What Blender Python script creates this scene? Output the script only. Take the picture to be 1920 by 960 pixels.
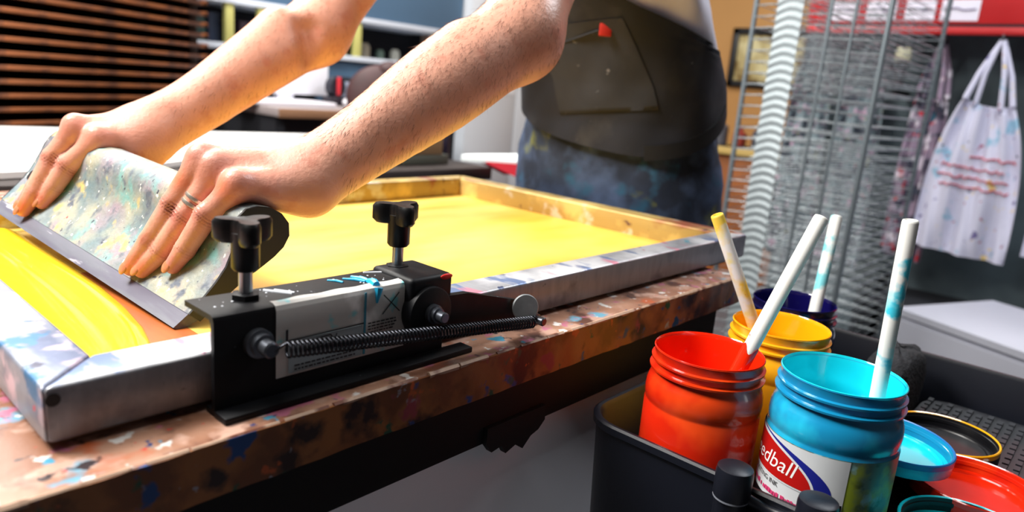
import bpy, bmesh, math, random
import numpy as np
from mathutils import Vector, Matrix
random.seed(7)
for o in list(bpy.data.objects): bpy.data.objects.remove(o)
S = bpy.context.scene
COL = S.collection
PI = math.pi
T = 0.80                                     # height of the printing table's top

# ---------------------------------------------------------------- camera
cd = bpy.data.cameras.new('camera'); cam = bpy.data.objects.new('camera', cd); COL.objects.link(cam)
right = Vector((0.67202051, -0.73592834, 0.08244949))
down = Vector((-0.11680836, -0.21528682, -0.96953978))
fwd = Vector((0.73126209, 0.64191983, -0.23063974))
M = Matrix((right, -down, -fwd)).transposed().to_4x4()
M.translation = Vector((0, 0, T + 0.203))
cam.matrix_world = M
cd.sensor_width = 36; cd.lens = 1335.91 / 1920 * 36
cd.clip_start = 0.02
cd.dof.use_dof = True; cd.dof.focus_distance = 0.57; cd.dof.aperture_fstop = 5.2
S.camera = cam

# ---------------------------------------------------------------- world, lights, exposure
W = bpy.data.worlds.new('world'); S.world = W; W.use_nodes = True
W.node_tree.nodes['Background'].inputs[0].default_value = (0.80, 0.87, 1.0, 1)
W.node_tree.nodes['Background'].inputs[1].default_value = 0.04
vs = S.view_settings
vs.view_transform = 'Standard'; vs.look = 'None'; vs.exposure = 0.0; vs.gamma = 1.0; vs.use_curve_mapping = False

def area(name, loc, target, sx, sy, power, col=(1, 0.97, 0.92)):
    l = bpy.data.lights.new(name, 'AREA'); l.shape = 'RECTANGLE'; l.size = sx; l.size_y = sy
    l.energy = power; l.color = col
    o = bpy.data.objects.new(name, l); COL.objects.link(o); o.location = loc
    o.rotation_euler = (Vector(target) - Vector(loc)).to_track_quat('-Z', 'Y').to_euler()
    return o
area('ceiling_panel_over_table', (-0.55, 1.30, 2.25), (0.35, 0.65, 0.8), 0.7, 0.5, 74)
area('ceiling_panel_over_board', (0.7, 2.3, 2.55), (0.7, 2.0, 0.0), 1.2, 0.6, 70)
area('hand_fill_light', (-0.10, 0.75, 2.6), (0.35, 0.55, 0.8), 1.2, 0.6, 24)  # added soft fill without a fitting, brightens the backs of the hands
area('ceiling_panel_over_desk', (2.3, 1.9, 2.55), (2.3, 2.2, 0.0), 1.2, 0.6, 29)
area('apron_fill_light', (2.2, 0.15, 2.55), (2.2, 0.45, 0.9), 1.0, 0.6, 34, (0.9, 0.95, 1.0))  # added fill lamp, brightens the hanging aprons and the shirt

# ---------------------------------------------------------------- material helpers
MATS = {}
def srgb(r, g, b):
    f = lambda c: (c / 255 / 12.92) if c / 255 <= 0.04045 else ((c / 255 + 0.055) / 1.055) ** 2.4
    return (f(r), f(g), f(b), 1)

def mat(name, col, rough=0.5, metal=0.0, layers=(), bump=0.0, bscale=60.0, var=0.0, vscale=8.0, spec=0.5,
        stretch=None, emit=0.0, trans=0.0, coat=0.0, sss=0.0):
    """principled material; layers = (colour, noise scale, threshold, seed[, softness[, stretch]]) of dried paint over the base"""
    m = bpy.data.materials.new(name); m.use_nodes = True; MATS[name] = m
    nt = m.node_tree; N = nt.nodes; L = nt.links; b = N['Principled BSDF']
    b.inputs['Roughness'].default_value = rough; b.inputs['Metallic'].default_value = metal
    b.inputs['Specular IOR Level'].default_value = spec
    b.inputs['Coat Weight'].default_value = coat
    b.inputs['Transmission Weight'].default_value = trans
    if sss:
        b.inputs['Subsurface Weight'].default_value = sss
        b.inputs['Subsurface Radius'].default_value = (0.006, 0.002, 0.001); b.inputs['Subsurface Scale'].default_value = 1.0
    tc = N.new('ShaderNodeTexCoord')
    def coord(off, st=None):
        mp = N.new('ShaderNodeMapping'); L.new(tc.outputs['Object'], mp.inputs[0])
        mp.inputs['Location'].default_value = off
        if st: mp.inputs['Scale'].default_value = st
        return mp.outputs[0]
    c = col if len(col) == 4 else (*col, 1)
    b.inputs['Base Color'].default_value = c
    prev = None
    def mix(fac, a, bcol):
        mx = N.new('ShaderNodeMix'); mx.data_type = 'RGBA'
        if isinstance(fac, float): mx.inputs[0].default_value = fac
        else: L.new(fac, mx.inputs[0])
        if isinstance(a, tuple): mx.inputs[6].default_value = a
        else: L.new(a, mx.inputs[6])
        if isinstance(bcol, tuple): mx.inputs[7].default_value = bcol
        else: L.new(bcol, mx.inputs[7])
        return mx.outputs[2]
    if var > 0:
        n = N.new('ShaderNodeTexNoise'); n.inputs['Scale'].default_value = vscale; n.inputs['Detail'].default_value = 5
        L.new(coord((3.1, 1.7, 0.3), stretch), n.inputs['Vector'])
        r = N.new('ShaderNodeMapRange'); L.new(n.outputs['Fac'], r.inputs[0]); r.inputs[1].default_value = 0.3; r.inputs[2].default_value = 0.7
        dark = tuple(x * (1 - var) for x in c[:3]) + (1,); lite = tuple(min(1, x * (1 + var * 0.8)) for x in c[:3]) + (1,)
        prev = mix(r.outputs[0], dark, lite)
    else: prev = c
    for ly in layers:
        lc, sc, th, seed = ly[:4]; soft = ly[4] if len(ly) > 4 else 0.02; st = ly[5] if len(ly) > 5 else None
        n = N.new('ShaderNodeTexNoise'); n.inputs['Scale'].default_value = sc; n.inputs['Detail'].default_value = 4
        L.new(coord((seed * 1.37, seed * 2.11, seed * 0.73), st), n.inputs['Vector'])
        r = N.new('ShaderNodeMapRange'); L.new(n.outputs['Fac'], r.inputs[0])
        r.inputs[1].default_value = th - soft; r.inputs[2].default_value = th + soft
        prev = mix(r.outputs[0], prev, lc)
    if not isinstance(prev, tuple): L.new(prev, b.inputs['Base Color'])
    if bump > 0:
        n = N.new('ShaderNodeTexNoise'); n.inputs['Scale'].default_value = bscale; n.inputs['Detail'].default_value = 4
        L.new(coord((0.5, 0.2, 0.9), stretch), n.inputs['Vector'])
        bp = N.new('ShaderNodeBump'); bp.inputs['Strength'].default_value = bump; bp.inputs['Distance'].default_value = 0.002
        L.new(n.outputs['Fac'], bp.inputs['Height']); L.new(bp.outputs[0], b.inputs['Normal'])
    if emit:
        b.inputs['Emission Color'].default_value = c; b.inputs['Emission Strength'].default_value = emit
    return m

# ---------------------------------------------------------------- mesh helpers
class MB:
    def __init__(s): s.bm = bmesh.new()
    def box(s, x0, x1, y0, y1, z0, z1, bev=0.0, seg=2):
        t = bmesh.new(); bmesh.ops.create_cube(t, size=1)
        for v in t.verts: v.co = Vector(((x0 + x1) / 2 + v.co.x * (x1 - x0), (y0 + y1) / 2 + v.co.y * (y1 - y0), (z0 + z1) / 2 + v.co.z * (z1 - z0)))
        if bev: bmesh.ops.bevel(t, geom=list(t.edges), offset=bev, segments=seg, affect='EDGES', profile=0.5)
        s.merge(t); return s
    def merge(s, t, mtx=None):
        if mtx is not None: t.transform(mtx)
        mp = {}
        for v in t.verts: mp[v] = s.bm.verts.new(v.co)
        for f in t.faces:
            try: s.bm.faces.new([mp[v] for v in f.verts])
            except ValueError: pass
        t.free()
    def rings(s, rings, cap=True, closed=True, loop=False):
        R = [[s.bm.verts.new(Vector(p)) for p in r] for r in rings]
        n = len(R[0]); k = n if closed else n - 1
        pairs = list(zip(R, R[1:])) + ([(R[-1], R[0])] if loop else [])
        for a, b in pairs:
            for i in range(k):
                j = (i + 1) % n
                try: s.bm.faces.new((a[i], a[j], b[j], b[i]))
                except ValueError: pass
        if cap and not loop:
            for r in (R[0][::-1], R[-1]):
                try: s.bm.faces.new(r)
                except ValueError: pass
        return s
    def lathe(s, prof, c=(0, 0, 0), n=48, cap=True, axis=None):
        """prof: (r, z) list"""
        rg = []
        for r, z in prof:
            rg.append([Vector((max(r, 1e-5) * math.cos(2 * PI * i / n), max(r, 1e-5) * math.sin(2 * PI * i / n), z)) for i in range(n)])
        if axis is not None:
            q = Vector((0, 0, 1)).rotation_difference(Vector(axis).normalized())
            rg = [[q @ p for p in r] for r in rg]
        c = Vector(c)
        return s.rings([[p + c for p in r] for r in rg], cap=cap)
    def tube(s, path, r, n=8, cap=True):
        path = [Vector(p) for p in path]; rs = r if isinstance(r, (list, tuple)) else [r] * len(path)
        rg = []; up = None
        for i, p in enumerate(path):
            d = (path[min(i + 1, len(path) - 1)] - path[max(i - 1, 0)]).normalized()
            if up is None: up = d.orthogonal().normalized()
            up = (up - d * up.dot(d)); up = up.normalized() if up.length > 1e-6 else d.orthogonal().normalized()
            sd = d.cross(up)
            rg.append([p + (up * math.cos(2 * PI * k / n) + sd * math.sin(2 * PI * k / n)) * rs[i] for k in range(n)])
        return s.rings(rg, cap=cap)
    def cyl(s, a, b, r, n=24, r2=None): return s.tube([a, b], [r, r if r2 is None else r2], n)
    def prism(s, poly, vec):
        """closed polygon of 3-D points pushed along vec"""
        v = Vector(vec); return s.rings([[Vector(p) for p in poly], [Vector(p) + v for p in poly]])
    def ell(s, c, rx, ry, rz, n=20, m=12):
        prof = [(math.sin(PI * i / m), -math.cos(PI * i / m)) for i in range(m + 1)]
        rg = [[(c[0] + rx * max(r, 1e-4) * math.cos(2 * PI * k / n), c[1] + ry * max(r, 1e-4) * math.sin(2 * PI * k / n), c[2] + rz * z) for k in range(n)] for r, z in prof]
        return s.rings(rg)
    def grid(s, fn, nu, nv, thick=None):
        """sheet fn(u,v); with thick: fn2 gives the back face, edges closed"""
        V = [[s.bm.verts.new(Vector(fn(i / nu, j / nv))) for j in range(nv + 1)] for i in range(nu + 1)]
        for i in range(nu):
            for j in range(nv): s.bm.faces.new((V[i][j], V[i + 1][j], V[i + 1][j + 1], V[i][j + 1]))
        if thick:
            B = [[s.bm.verts.new(Vector(thick(i / nu, j / nv))) for j in range(nv + 1)] for i in range(nu + 1)]
            for i in range(nu):
                for j in range(nv): s.bm.faces.new((B[i][j], B[i][j + 1], B[i + 1][j + 1], B[i + 1][j]))
            for i in range(nu):
                s.bm.faces.new((V[i][0], B[i][0], B[i + 1][0], V[i + 1][0])); s.bm.faces.new((V[i][nv], V[i + 1][nv], B[i + 1][nv], B[i][nv]))
            for j in range(nv):
                s.bm.faces.new((V[0][j], V[0][j + 1], B[0][j + 1], B[0][j])); s.bm.faces.new((V[nu][j], B[nu][j], B[nu][j + 1], V[nu][j + 1]))
        return s
    def build(s, name, m, parent=None, world=True, angle=38, flat=False, loc=None):
        """link as ONE object; world=True: verts are world coordinates"""
        bmesh.ops.recalc_face_normals(s.bm, faces=list(s.bm.faces))
        me = bpy.data.meshes.new(name); s.bm.to_mesh(me); s.bm.free()
        return link(name, me, m, parent, world, angle, flat, loc)

def mtx(o):
    return Matrix.LocRotScale(o.location, o.rotation_euler, None) if o.parent is None else mtx(o.parent) @ Matrix.LocRotScale(o.location, o.rotation_euler, None)

def link(name, me, m, parent=None, world=True, angle=38, flat=False, loc=None):
    o = bpy.data.objects.new(name, me); COL.objects.link(o)
    if parent is not None:
        o.parent = parent
        if world: me.transform(mtx(parent).inverted())
    elif world:
        xs = [v.co for v in me.vertices]
        if loc is None:
            lo = Vector((min(v.x for v in xs), min(v.y for v in xs), min(v.z for v in xs))); hi = Vector((max(v.x for v in xs), max(v.y for v in xs), max(v.z for v in xs)))
            loc = Vector(((lo.x + hi.x) / 2, (lo.y + hi.y) / 2, lo.z))
        me.transform(Matrix.Translation(-Vector(loc))); o.location = loc
    if m: me.materials.append(m)
    if not flat:
        me.polygons.foreach_set('use_smooth', [True] * len(me.polygons))
        me.set_sharp_from_angle(angle=math.radians(angle))
    return o

def tag(o, label=None, cat=None, group=None, kind=None):
    if label: o['label'] = label
    if cat: o['category'] = cat
    if group: o['group'] = group
    if kind: o['kind'] = kind
    return o
def thing(name, loc, label, cat, group=None, rz=0.0):
    o = bpy.data.objects.new(name, None); COL.objects.link(o); o.location = loc; o.rotation_euler = (0, 0, rz); o.empty_display_size = 0.05
    return tag(o, label, cat, group)
def dup(o, loc, rz=None, label=None, name=None):
    c = o.copy(); COL.objects.link(c); c.location = loc
    if rz is not None: c.rotation_euler = (0, 0, rz)
    if label: c['label'] = label
    for ch in list(o.children):
        d = ch.copy(); COL.objects.link(d); d.parent = c
        for g in list(ch.children):
            e = g.copy(); COL.objects.link(e); e.parent = d
    return c
def struct(o): o['kind'] = 'structure'; return o

_text_cache = []
def text_mesh(body, size, shear=0.0, extrude=0.0):
    """lettering as a mesh lying in its own XY plane, left-aligned at the origin"""
    cu = bpy.data.curves.new('lettering', 'FONT'); cu.body = body; cu.size = size; cu.shear = shear; cu.extrude = extrude; cu.resolution_u = 3
    o = bpy.data.objects.new('lettering', cu); COL.objects.link(o)
    bpy.context.view_layer.update()
    me = bpy.data.meshes.new_from_object(o.evaluated_get(bpy.context.evaluated_depsgraph_get()))
    bpy.data.objects.remove(o)
    return me

def rrect(x0, x1, y0, y1, r, z, n=6):
    """rounded rectangle, counter-clockwise"""
    P = []
    for cx, cy, a0 in ((x1 - r, y0 + r, -PI / 2), (x1 - r, y1 - r, 0), (x0 + r, y1 - r, PI / 2), (x0 + r, y0 + r, PI)):
        for i in range(n + 1):
            a = a0 + PI / 2 * i / n; P.append((cx + r * math.cos(a), cy + r * math.sin(a), z))
    return P

# ================================================================ the room
m_floor = mat('concrete_floor', srgb(96, 96, 102), 0.6, var=0.15, vscale=3, bump=0.05)
m_wall = mat('grey_wall', srgb(205, 208, 212), 0.8, var=0.04, vscale=2)
m_tan = mat('tan_wall', srgb(176, 130, 76), 0.8, var=0.06, vscale=2)
m_ceil = mat('ceiling_grey', srgb(130, 130, 132), 0.9)
m_dwall = mat('dark_grey_wall', srgb(84, 84, 88), 0.8)
struct(MB().box(-3.2, 4.2, -2.8, 4.2, -0.1, 0).build('floor', m_floor))
struct(MB().box(-3.2, 4.2, -2.8, 4.2, 2.9, 3.0).build('ceiling', m_ceil))
struct(MB().box(-3.2, 4.2, 4.0, 4.2, 0, 2.9).build('wall_back', m_wall))
struct(MB().box(4.0, 4.2, -2.8, 4.0, 0, 2.9).build('wall_right', m_tan))
struct(MB().box(-3.2, -3.0, -2.8, 4.0, 0, 2.9).build('wall_left', m_dwall))
struct(MB().box(-3.0, 4.0, -2.8, -2.6, 0, 2.9).build('wall_front', m_dwall))

# ================================================================ printing table
WHITE = srgb(235, 235, 232); TEAL = srgb(60, 170, 190); BLUE = srgb(30, 70, 130); RED = srgb(190, 40, 30); PINK = srgb(205, 90, 130); DARK = srgb(30, 26, 30); ORNG = srgb(230, 110, 40); GRN = srgb(50, 130, 80); YEL = srgb(245, 200, 40)
m_tabletop = mat('paint_stained_plywood', srgb(150, 104, 80), 0.42, layers=(
    (srgb(178, 134, 110), 16, 0.52, 1, 0.08), (srgb(96, 60, 46), 24, 0.59, 2, 0.05), (srgb(196, 158, 140), 40, 0.58, 9, 0.05), (srgb(186, 92, 50), 18, 0.63, 6, 0.04),
    (srgb(110, 166, 190), 26, 0.645, 3, 0.03), (srgb(190, 110, 136), 44, 0.64, 4, 0.03), (srgb(226, 222, 218), 56, 0.645, 5), (srgb(52, 40, 44), 60, 0.655, 7), (srgb(70, 150, 180), 60, 0.68, 8), (srgb(40, 60, 110), 70, 0.70, 10), (srgb(200, 60, 50), 80, 0.715, 18)),
    bump=0.2, bscale=120)
m_tableedge = mat('paint_run_table_edge', srgb(112, 66, 38), 0.45, layers=(
    (srgb(146, 92, 50), 24, 0.5, 11, 0.06), (srgb(44, 28, 26), 30, 0.58, 12, 0.05), (BLUE, 40, 0.645, 13), (srgb(190, 90, 44), 50, 0.66, 14), (srgb(35, 80, 60), 46, 0.67, 15),
    (srgb(150, 150, 160), 60, 0.70, 16), (srgb(140, 60, 70), 24, 0.66, 17)), bump=0.25, bscale=50)
m_black = mat('black_painted_steel', srgb(22, 23, 28), 0.38, spec=0.5, var=0.3, vscale=20)
m_blackrail = mat('black_under_rail', srgb(13, 12, 14), 0.7)
m_cabgrey = mat('grey_steel_cabinet', srgb(222, 220, 226), 0.5, var=0.05, vscale=6)
tbl = thing('printing_table', (0.2, 0.75, 0), 'wooden printing table thick with dried paint under the yellow screen', 'table')
MB().box(-0.9, 0.83, 0.35, 1.20, T - 0.034, T, 0.003).build('tabletop', m_tabletop, tbl)
e = MB(); rr = random.Random(3)
def edge_pt(u, v):
    return (-0.9 + 1.73 * u, 0.3495 - 0.0012 * abs(math.sin(u * 170) * math.sin(u * 61)), T - 0.001 - 0.033 * v)
e.grid(edge_pt, 220, 4, lambda u, v: (-0.9 + 1.73 * u, 0.3512, T - 0.001 - 0.033 * v))
e.build('front_edging', m_tableedge, tbl)
MB().box(-0.88, 0.80, 0.362, 0.40, 0.715, T - 0.034).box(-0.88, 0.80, 1.14, 1.18, 0.715, T - 0.034).build('under_rail', m_blackrail, tbl)
for (x, y) in ((-0.85, 0.40), (0.77, 0.40), (-0.85, 1.15), (0.77, 1.15)):
    MB().box(x - 0.03, x + 0.03, y - 0.03, y + 0.03, 0, 0.72, 0.003).build('leg', m_blackrail, tbl)
k = MB(); re_ = random.Random(12); x = -0.89
while x < 0.825:
    L0 = re_.uniform(.02, .07); k.tube([(x, 0.3508, T - .0012), (min(x + L0, .826), 0.3508, T - .0012)], re_.uniform(.0012, .0026), 6); x += L0 + re_.uniform(-.004, .012)
k.build('worn_edge', mat('worn_pale_edge', srgb(196, 164, 140), 0.5, var=.25, vscale=60, layers=((srgb(120, 70, 50), 40, .58, 19, .05), (srgb(190, 80, 120), 24, .68, 20, .03))), tbl)
r_ = MB(); pts = [(0.395, .716), (0.402, .707), (0.414, .709), (0.42, .700), (0.432, .704), (0.442, .697), (0.452, .706), (0.462, .709), (0.47, .716), (0.47, .73), (0.395, .73)]
r_.prism([(x, 0.357, z) for x, z in pts], (0, 0.006, 0)).build('torn_tape', m_blackrail, tbl)
cab = thing('flat_file_cabinet', (0.0, 0.80, 0), 'plain grey steel cabinet filling the space under the printing table', 'cabinet')
MB().box(-0.80, 0.71, 0.392, 1.10, 0.04, 0.712, 0.006).build('body', m_cabgrey, cab)
MB().box(-0.78, 0.69, 0.376, 0.391, 0.06, 0.711, 0.003).build('front_panel', m_cabgrey, cab)

# ================================================================ screen frame, mesh and ink
m_alu = mat('aluminium_with_ink_smears', srgb(176, 178, 184), 0.38, metal=0.35, var=0.12, vscale=30, stretch=(6, 1, 1), layers=(
    (srgb(236, 238, 242), 16, 0.5, 21, 0.08), (srgb(222, 150, 170), 38, 0.64, 22, 0.03, (1, 0.35, 1)), (srgb(120, 140, 180), 40, 0.64, 23, 0.03, (1, 0.35, 1)), (srgb(80, 90, 120), 60, 0.70, 24), (srgb(200, 60, 70), 50, 0.72, 25), (srgb(90, 180, 200), 44, 0.71, 26)), bump=0.12, bscale=120)
m_alubare = mat('bare_grey_aluminium', srgb(132, 132, 138), 0.42, metal=0.4, var=0.14, vscale=26, stretch=(5, 1, 1), bump=0.12, bscale=120, layers=((srgb(104, 104, 112), 30, 0.60, 27, 0.06), (srgb(60, 62, 74), 80, 0.73, 28)))
m_aluend = mat('aluminium_paint_stained', srgb(150, 154, 164), 0.4, metal=0.3, var=0.15, vscale=18, layers=(
    (srgb(90, 100, 128), 22, 0.56, 31, 0.05, (1, 0.4, 1)), (srgb(60, 110, 150), 40, 0.64, 32), (srgb(222, 196, 206), 24, 0.58, 33, 0.05), (srgb(60, 60, 82), 46, 0.67, 34), (srgb(190, 60, 80), 52, 0.71, 35)), bump=0.2, bscale=100)
m_aluochre = mat('aluminium_with_yellow_ink_residue', srgb(182, 154, 92), 0.42, metal=0.25, var=0.2, vscale=16, stretch=(1, 0.3, 1), layers=(
    (srgb(226, 196, 120), 14, 0.54, 41, 0.05), (srgb(150, 84, 60), 22, 0.62, 42, 0.04, (1, 0.3, 1)), (srgb(214, 206, 190), 26, 0.62, 43, 0.04), (srgb(96, 60, 62), 40, 0.70, 44)), bump=0.2, bscale=90)
m_mesh = mat('stretched_mesh_with_yellow_ink', srgb(248, 194, 60), 0.42, var=0.10, vscale=5, stretch=(0.4, 2.2, 1), bump=0.02, bscale=14, layers=(
    (srgb(252, 222, 122), 4, 0.47, 51, 0.16, (0.8, 1.6, 1)), (srgb(230, 166, 48), 5, 0.60, 52, 0.12, (0.5, 2.2, 1))))
m_ink = mat('wet_yellow_ink', srgb(255, 216, 40), 0.16, coat=0.3, bump=0.05, bscale=20)
FX0, FX1, FY0, FY1, FZ0, FZ1, FW = 0.0949, 0.918, 0.389, 0.948, 0.8045, 0.8365, 0.0335
scr = thing('screen_frame', ((FX0 + FX1) / 2, (FY0 + FY1) / 2, FZ0), 'aluminium screen printing frame with yellow inked mesh, lying on the table', 'screen')
def rail(ax, a, b, m, lab):
    """mitred square tube; a = outer edge pts, b = inner edge pts"""
    k = MB(); bm = k.bm
    lo = [(a[0][0], a[0][1]), (a[1][0], a[1][1]), (b[1][0], b[1][1]), (b[0][0], b[0][1])]
    V0 = [bm.verts.new((x, y, FZ0)) for x, y in lo]; V1 = [bm.verts.new((x, y, FZ1)) for x, y in lo]
    bm.faces.new(V0[::-1]); bm.faces.new(V1)
    for i in range(4):
        j = (i + 1) % 4; bm.faces.new((V0[i], V0[j], V1[j], V1[i]))
    bmesh.ops.bevel(bm, geom=[ed for ed in bm.edges], offset=0.0028, segments=3, affect='EDGES', profile=0.5)
    o = k.build('frame_rail', m, scr); o['label'] = lab
    if ax == 'n':
        o.data.materials.append(m_alubare)
        for p in o.data.polygons: p.material_index = 0 if p.normal.z > 0.5 else 1
    return o
O = [(FX0, FY0), (FX1, FY0), (FX1, FY1), (FX0, FY1)]; I = [(FX0 + FW, FY0 + FW), (FX1 - FW, FY0 + FW), (FX1 - FW, FY1 - FW), (FX0 + FW, FY1 - FW)]
rail('n', (O[0], O[1]), (I[0], I[1]), m_alu, 'near rail, bare aluminium streaked with pink and blue')
rail('y', (O[1], O[2]), (I[1], I[2]), m_aluochre, 'right rail caked in ochre ink')
rail('x', (O[2], O[3]), (I[2], I[3]), m_aluochre, 'back rail caked in ochre ink')
rail('y', (O[3], O[0]), (I[3], I[0]), m_aluend, 'left rail smeared with blue grey paint')
MB().box(I[0][0] - 0.004, I[1][0] + 0.004, I[0][1] - 0.004, I[2][1] + 0.004, FZ0 + 0.0005, FZ0 + 0.002).build('mesh', m_mesh, scr)
# round plug hole in the corner of the near rail
MB().cyl((0.0995, 0.3895, 0.8290), (0.0995, 0.3886, 0.8290), 0.0036, 20).build('corner_plug', m_blackrail, scr)['label'] = 'small black corner plug'
# wooden shims the frame rests on
m_shim = mat('raw_wood_shim', srgb(120, 86, 60), 0.7)
for i, (x, y) in enumerate(((0.125, 0.405), (0.86, 0.405), (0.15, 0.92), (0.86, 0.92))):
    tag(MB().box(x - 0.02, x + 0.02, y - 0.008, y + 0.008, T, FZ0, 0.0005).build('shim', m_shim), 'thin wood shim between table and screen frame corner', 'shim', 'shims under the frame corners')
k = MB(); sp_ = [(.150, .4228), (.224, .4228), (.220, .60), (.214, .70), (.205, .70), (.180, .60)]  # strip coloured brown for thin ink and the shade beside the blade
k.rings([[(x, y, FZ0 + .0019) for x, y in sp_], [(x, y, FZ0 + .0023) for x, y in sp_]]).build('blade_shade_strip', mat('blade_shade_brown', srgb(176, 92, 34), 0.5, var=.3, vscale=30, stretch=(3, .4, 1)), scr)['label'] = 'orange brown strip of thin ink and painted blade shade on the mesh'
# ridge of ink left of the squeegee, lying on the mesh
ik = MB()
def inkz(u, v):
    y = 0.4245 + 0.475 * v
    xr = float(np.interp(y, (.4245, .445, .47, .50, .53, .58, .645, .72, .90), (.150, .168, .180, .190, .197, .2035, .2080, .2085, .2070)))
    x = 0.1292 + (xr - 0.1292) * u
    h = 0.0065 * (1 - abs(2 * u - 1) ** 4) + 0.0018 * math.exp(-((u - 0.82) / 0.08) ** 2) - 0.0012 * math.exp(-((u - 0.55) / 0.06) ** 2)
    return (x, y, FZ0 + 0.0021 + max(h, 0) * min(1, v / 0.03 + 0.2) * min(1, (1 - v) / 0.03 + 0.2))
ik.grid(inkz, 28, 90, lambda u, v: (inkz(u, v)[0], inkz(u, v)[1], FZ0 + 0.002))
tag(ik.build('ink', m_ink, angle=80), 'thick ridge of wet yellow ink left of the squeegee', 'ink', kind='stuff')

# ================================================================ squeegee
m_sq = mat('paint_crusted_squeegee_wood', srgb(124, 134, 136), 0.55, var=0.24, vscale=34, layers=(
    (srgb(104, 124, 130), 30, 0.52, 61, 0.12), (srgb(168, 164, 142), 26, 0.56, 62, 0.12), (srgb(146, 132, 142), 26, 0.58, 68, 0.10), (srgb(110, 160, 158), 36, 0.62, 63, 0.07), (srgb(192, 170, 104), 40, 0.66, 64, 0.05),
    (srgb(86, 94, 108), 60, 0.63, 66, 0.06), (srgb(160, 66, 70), 60, 0.72, 65), (srgb(214, 214, 208), 130, 0.67, 67), (srgb(64, 70, 84), 150, 0.69, 70), (srgb(225, 130, 60), 80, 0.75, 69)), bump=0.5, bscale=160)
m_sqend = mat('squeegee_end_black', srgb(20, 20, 24), 0.5, var=0.3, vscale=30)  # one near-black colour for both handle ends and the hole
m_blade = mat('grey_squeegee_blade', srgb(98, 100, 112), 0.45, var=0.2, vscale=20, stretch=(4, 0.4, 4), layers=((srgb(80, 78, 96), 20, 0.55, 71, 0.05, (3, 0.2, 3)), (srgb(190, 188, 196), 40, 0.66, 72, 0.03, (2, 0.3, 2))))
SQ = [(.2225, .8175), (.2335, .8285), (.2435, .8392), (.2515, .850), (.2562, .861), (.2580, .871), (.2590, .880), (.2618, .8888), (.268, .8945), (.278, .896), (.288, .8945), (.298, .889),
      (.3045, .8805), (.305, .870), (.300, .861), (.292, .854), (.282, .8475), (.270, .8405), (.258, .832), (.244, .821), (.2305, .8105)]
SY0 = 0.513
def sq_shift(x, z, t):
    y_end = 0.906 - 0.030 * max(0, min(1, (z - 0.856) / 0.034))
    s = (y_end - SY0) * t
    return (x - 0.062 * s, SY0 + s, z + 0.060 * s)
sqr = thing('squeegee', (0.25, 0.70, 0.80), 'long wooden squeegee crusted with grey green paint, gripped by both hands', 'squeegee')
k = MB(); NS = 40
k.rings([[sq_shift(x, z, i / NS) for x, z in SQ] for i in range(NS + 1)], cap=False).build('handle', m_sq, sqr, angle=60)
k = MB(); k.rings([[(*[sq_shift(x, z, 0)[0]], SY0 - 0.0025, z) for x, z in SQ], [sq_shift(x, z, 0) for x, z in SQ]]).build('end_cap', m_sqend, sqr)['label'] = 'black near end'
k = MB(); k.rings([[tuple(Vector(sq_shift(x, z, 1)) + Vector((0, 0.0025, 0))) for x, z in SQ], [sq_shift(x, z, 1) for x, z in SQ]]).build('end_cap', m_sqend, sqr)
bl = [(.2245, .8185), (.2115, .8085), (.2135, .8072), (.2190, .8065), (.2310, .8115), (.240, .8185)]
k = MB(); k.rings([[sq_shift(x, z, i / 8) for x, z in bl] for i in range(9)]).build('blade', m_blade, sqr)
# hanging hole near the far end
hp = Vector(sq_shift(.2476, .8445, 0.968)); nrm = Vector((-.80, -0.1, 0.58)).normalized()
MB().cyl(hp - nrm * 0.004, hp + nrm * 0.0012, 0.0058, 20).build('hanging_hole', m_sqend, sqr)['label'] = 'dark round hanging hole'

# ================================================================ hinge clamp
m_clamp = mat('black_clamp_steel', srgb(9, 10, 14), 0.5, spec=0.25, bump=0.06, bscale=200, layers=((srgb(150, 155, 165), 90, 0.745, 81, 0.01), (srgb(70, 150, 175), 30, 0.74, 82, 0.01)))
m_plast = mat('black_plastic', srgb(9, 9, 11), 0.4, spec=0.3)
m_steel = mat('bright_steel', srgb(170, 172, 176), 0.28, metal=0.9)
m_dsteel = mat('dark_steel', srgb(96, 100, 108), 0.32, metal=0.8)
m_label = mat('white_sticker', srgb(196, 194, 190), 0.55, var=0.06, vscale=30, layers=((srgb(130, 200, 205), 60, 0.63, 85, 0.03), (srgb(226, 224, 222), 30, 0.60, 86, 0.04)))
m_labelgrey = mat('pale_blue_sticker_panel', srgb(150, 166, 172), 0.55)
m_print = mat('black_print', srgb(32, 32, 38), 0.6)
m_turqline = mat('turquoise_line', srgb(40, 130, 155), 0.5)
m_turqpaint = mat('turquoise_paint_splash', srgb(40, 170, 215), 0.35)
m_redpaint = mat('red_paint_spot', srgb(225, 30, 22), 0.4)
m_whitepaint = mat('white_paint_drip', srgb(206, 210, 218), 0.4)
clp = thing('hinge_clamp', (0.27, 0.385, T), 'black hinge clamp gripping the near rail of the screen frame', 'clamp')
CX0, CX1, CYF, CZT = 0.1775, 0.356, 0.3765, 0.8625
k = MB(); sec = [(CYF, T + 0.0005), (CYF, CZT - 0.004), (CYF + 0.0012, CZT - 0.0012), (CYF + 0.004, CZT), (0.4135, CZT), (0.4135, CZT - 0.0035), (CYF + 0.0055, CZT - 0.0035), (CYF + 0.0036, CZT - 0.0055), (CYF + 0.0036, T + 0.004), (0.387, T + 0.004), (0.387, T + 0.0005)]
k.rings([[(CX0, y, z) for y, z in sec], [(CX1, y, z) for y, z in sec]]).build('channel', m_clamp, clp)
k = MB(); k.box(CX0 - 0.0005, CX1 + 0.02, 0.3625, CYF, T, T + 0.0045, 0.001).build('base_plate', m_clamp, clp)
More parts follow.
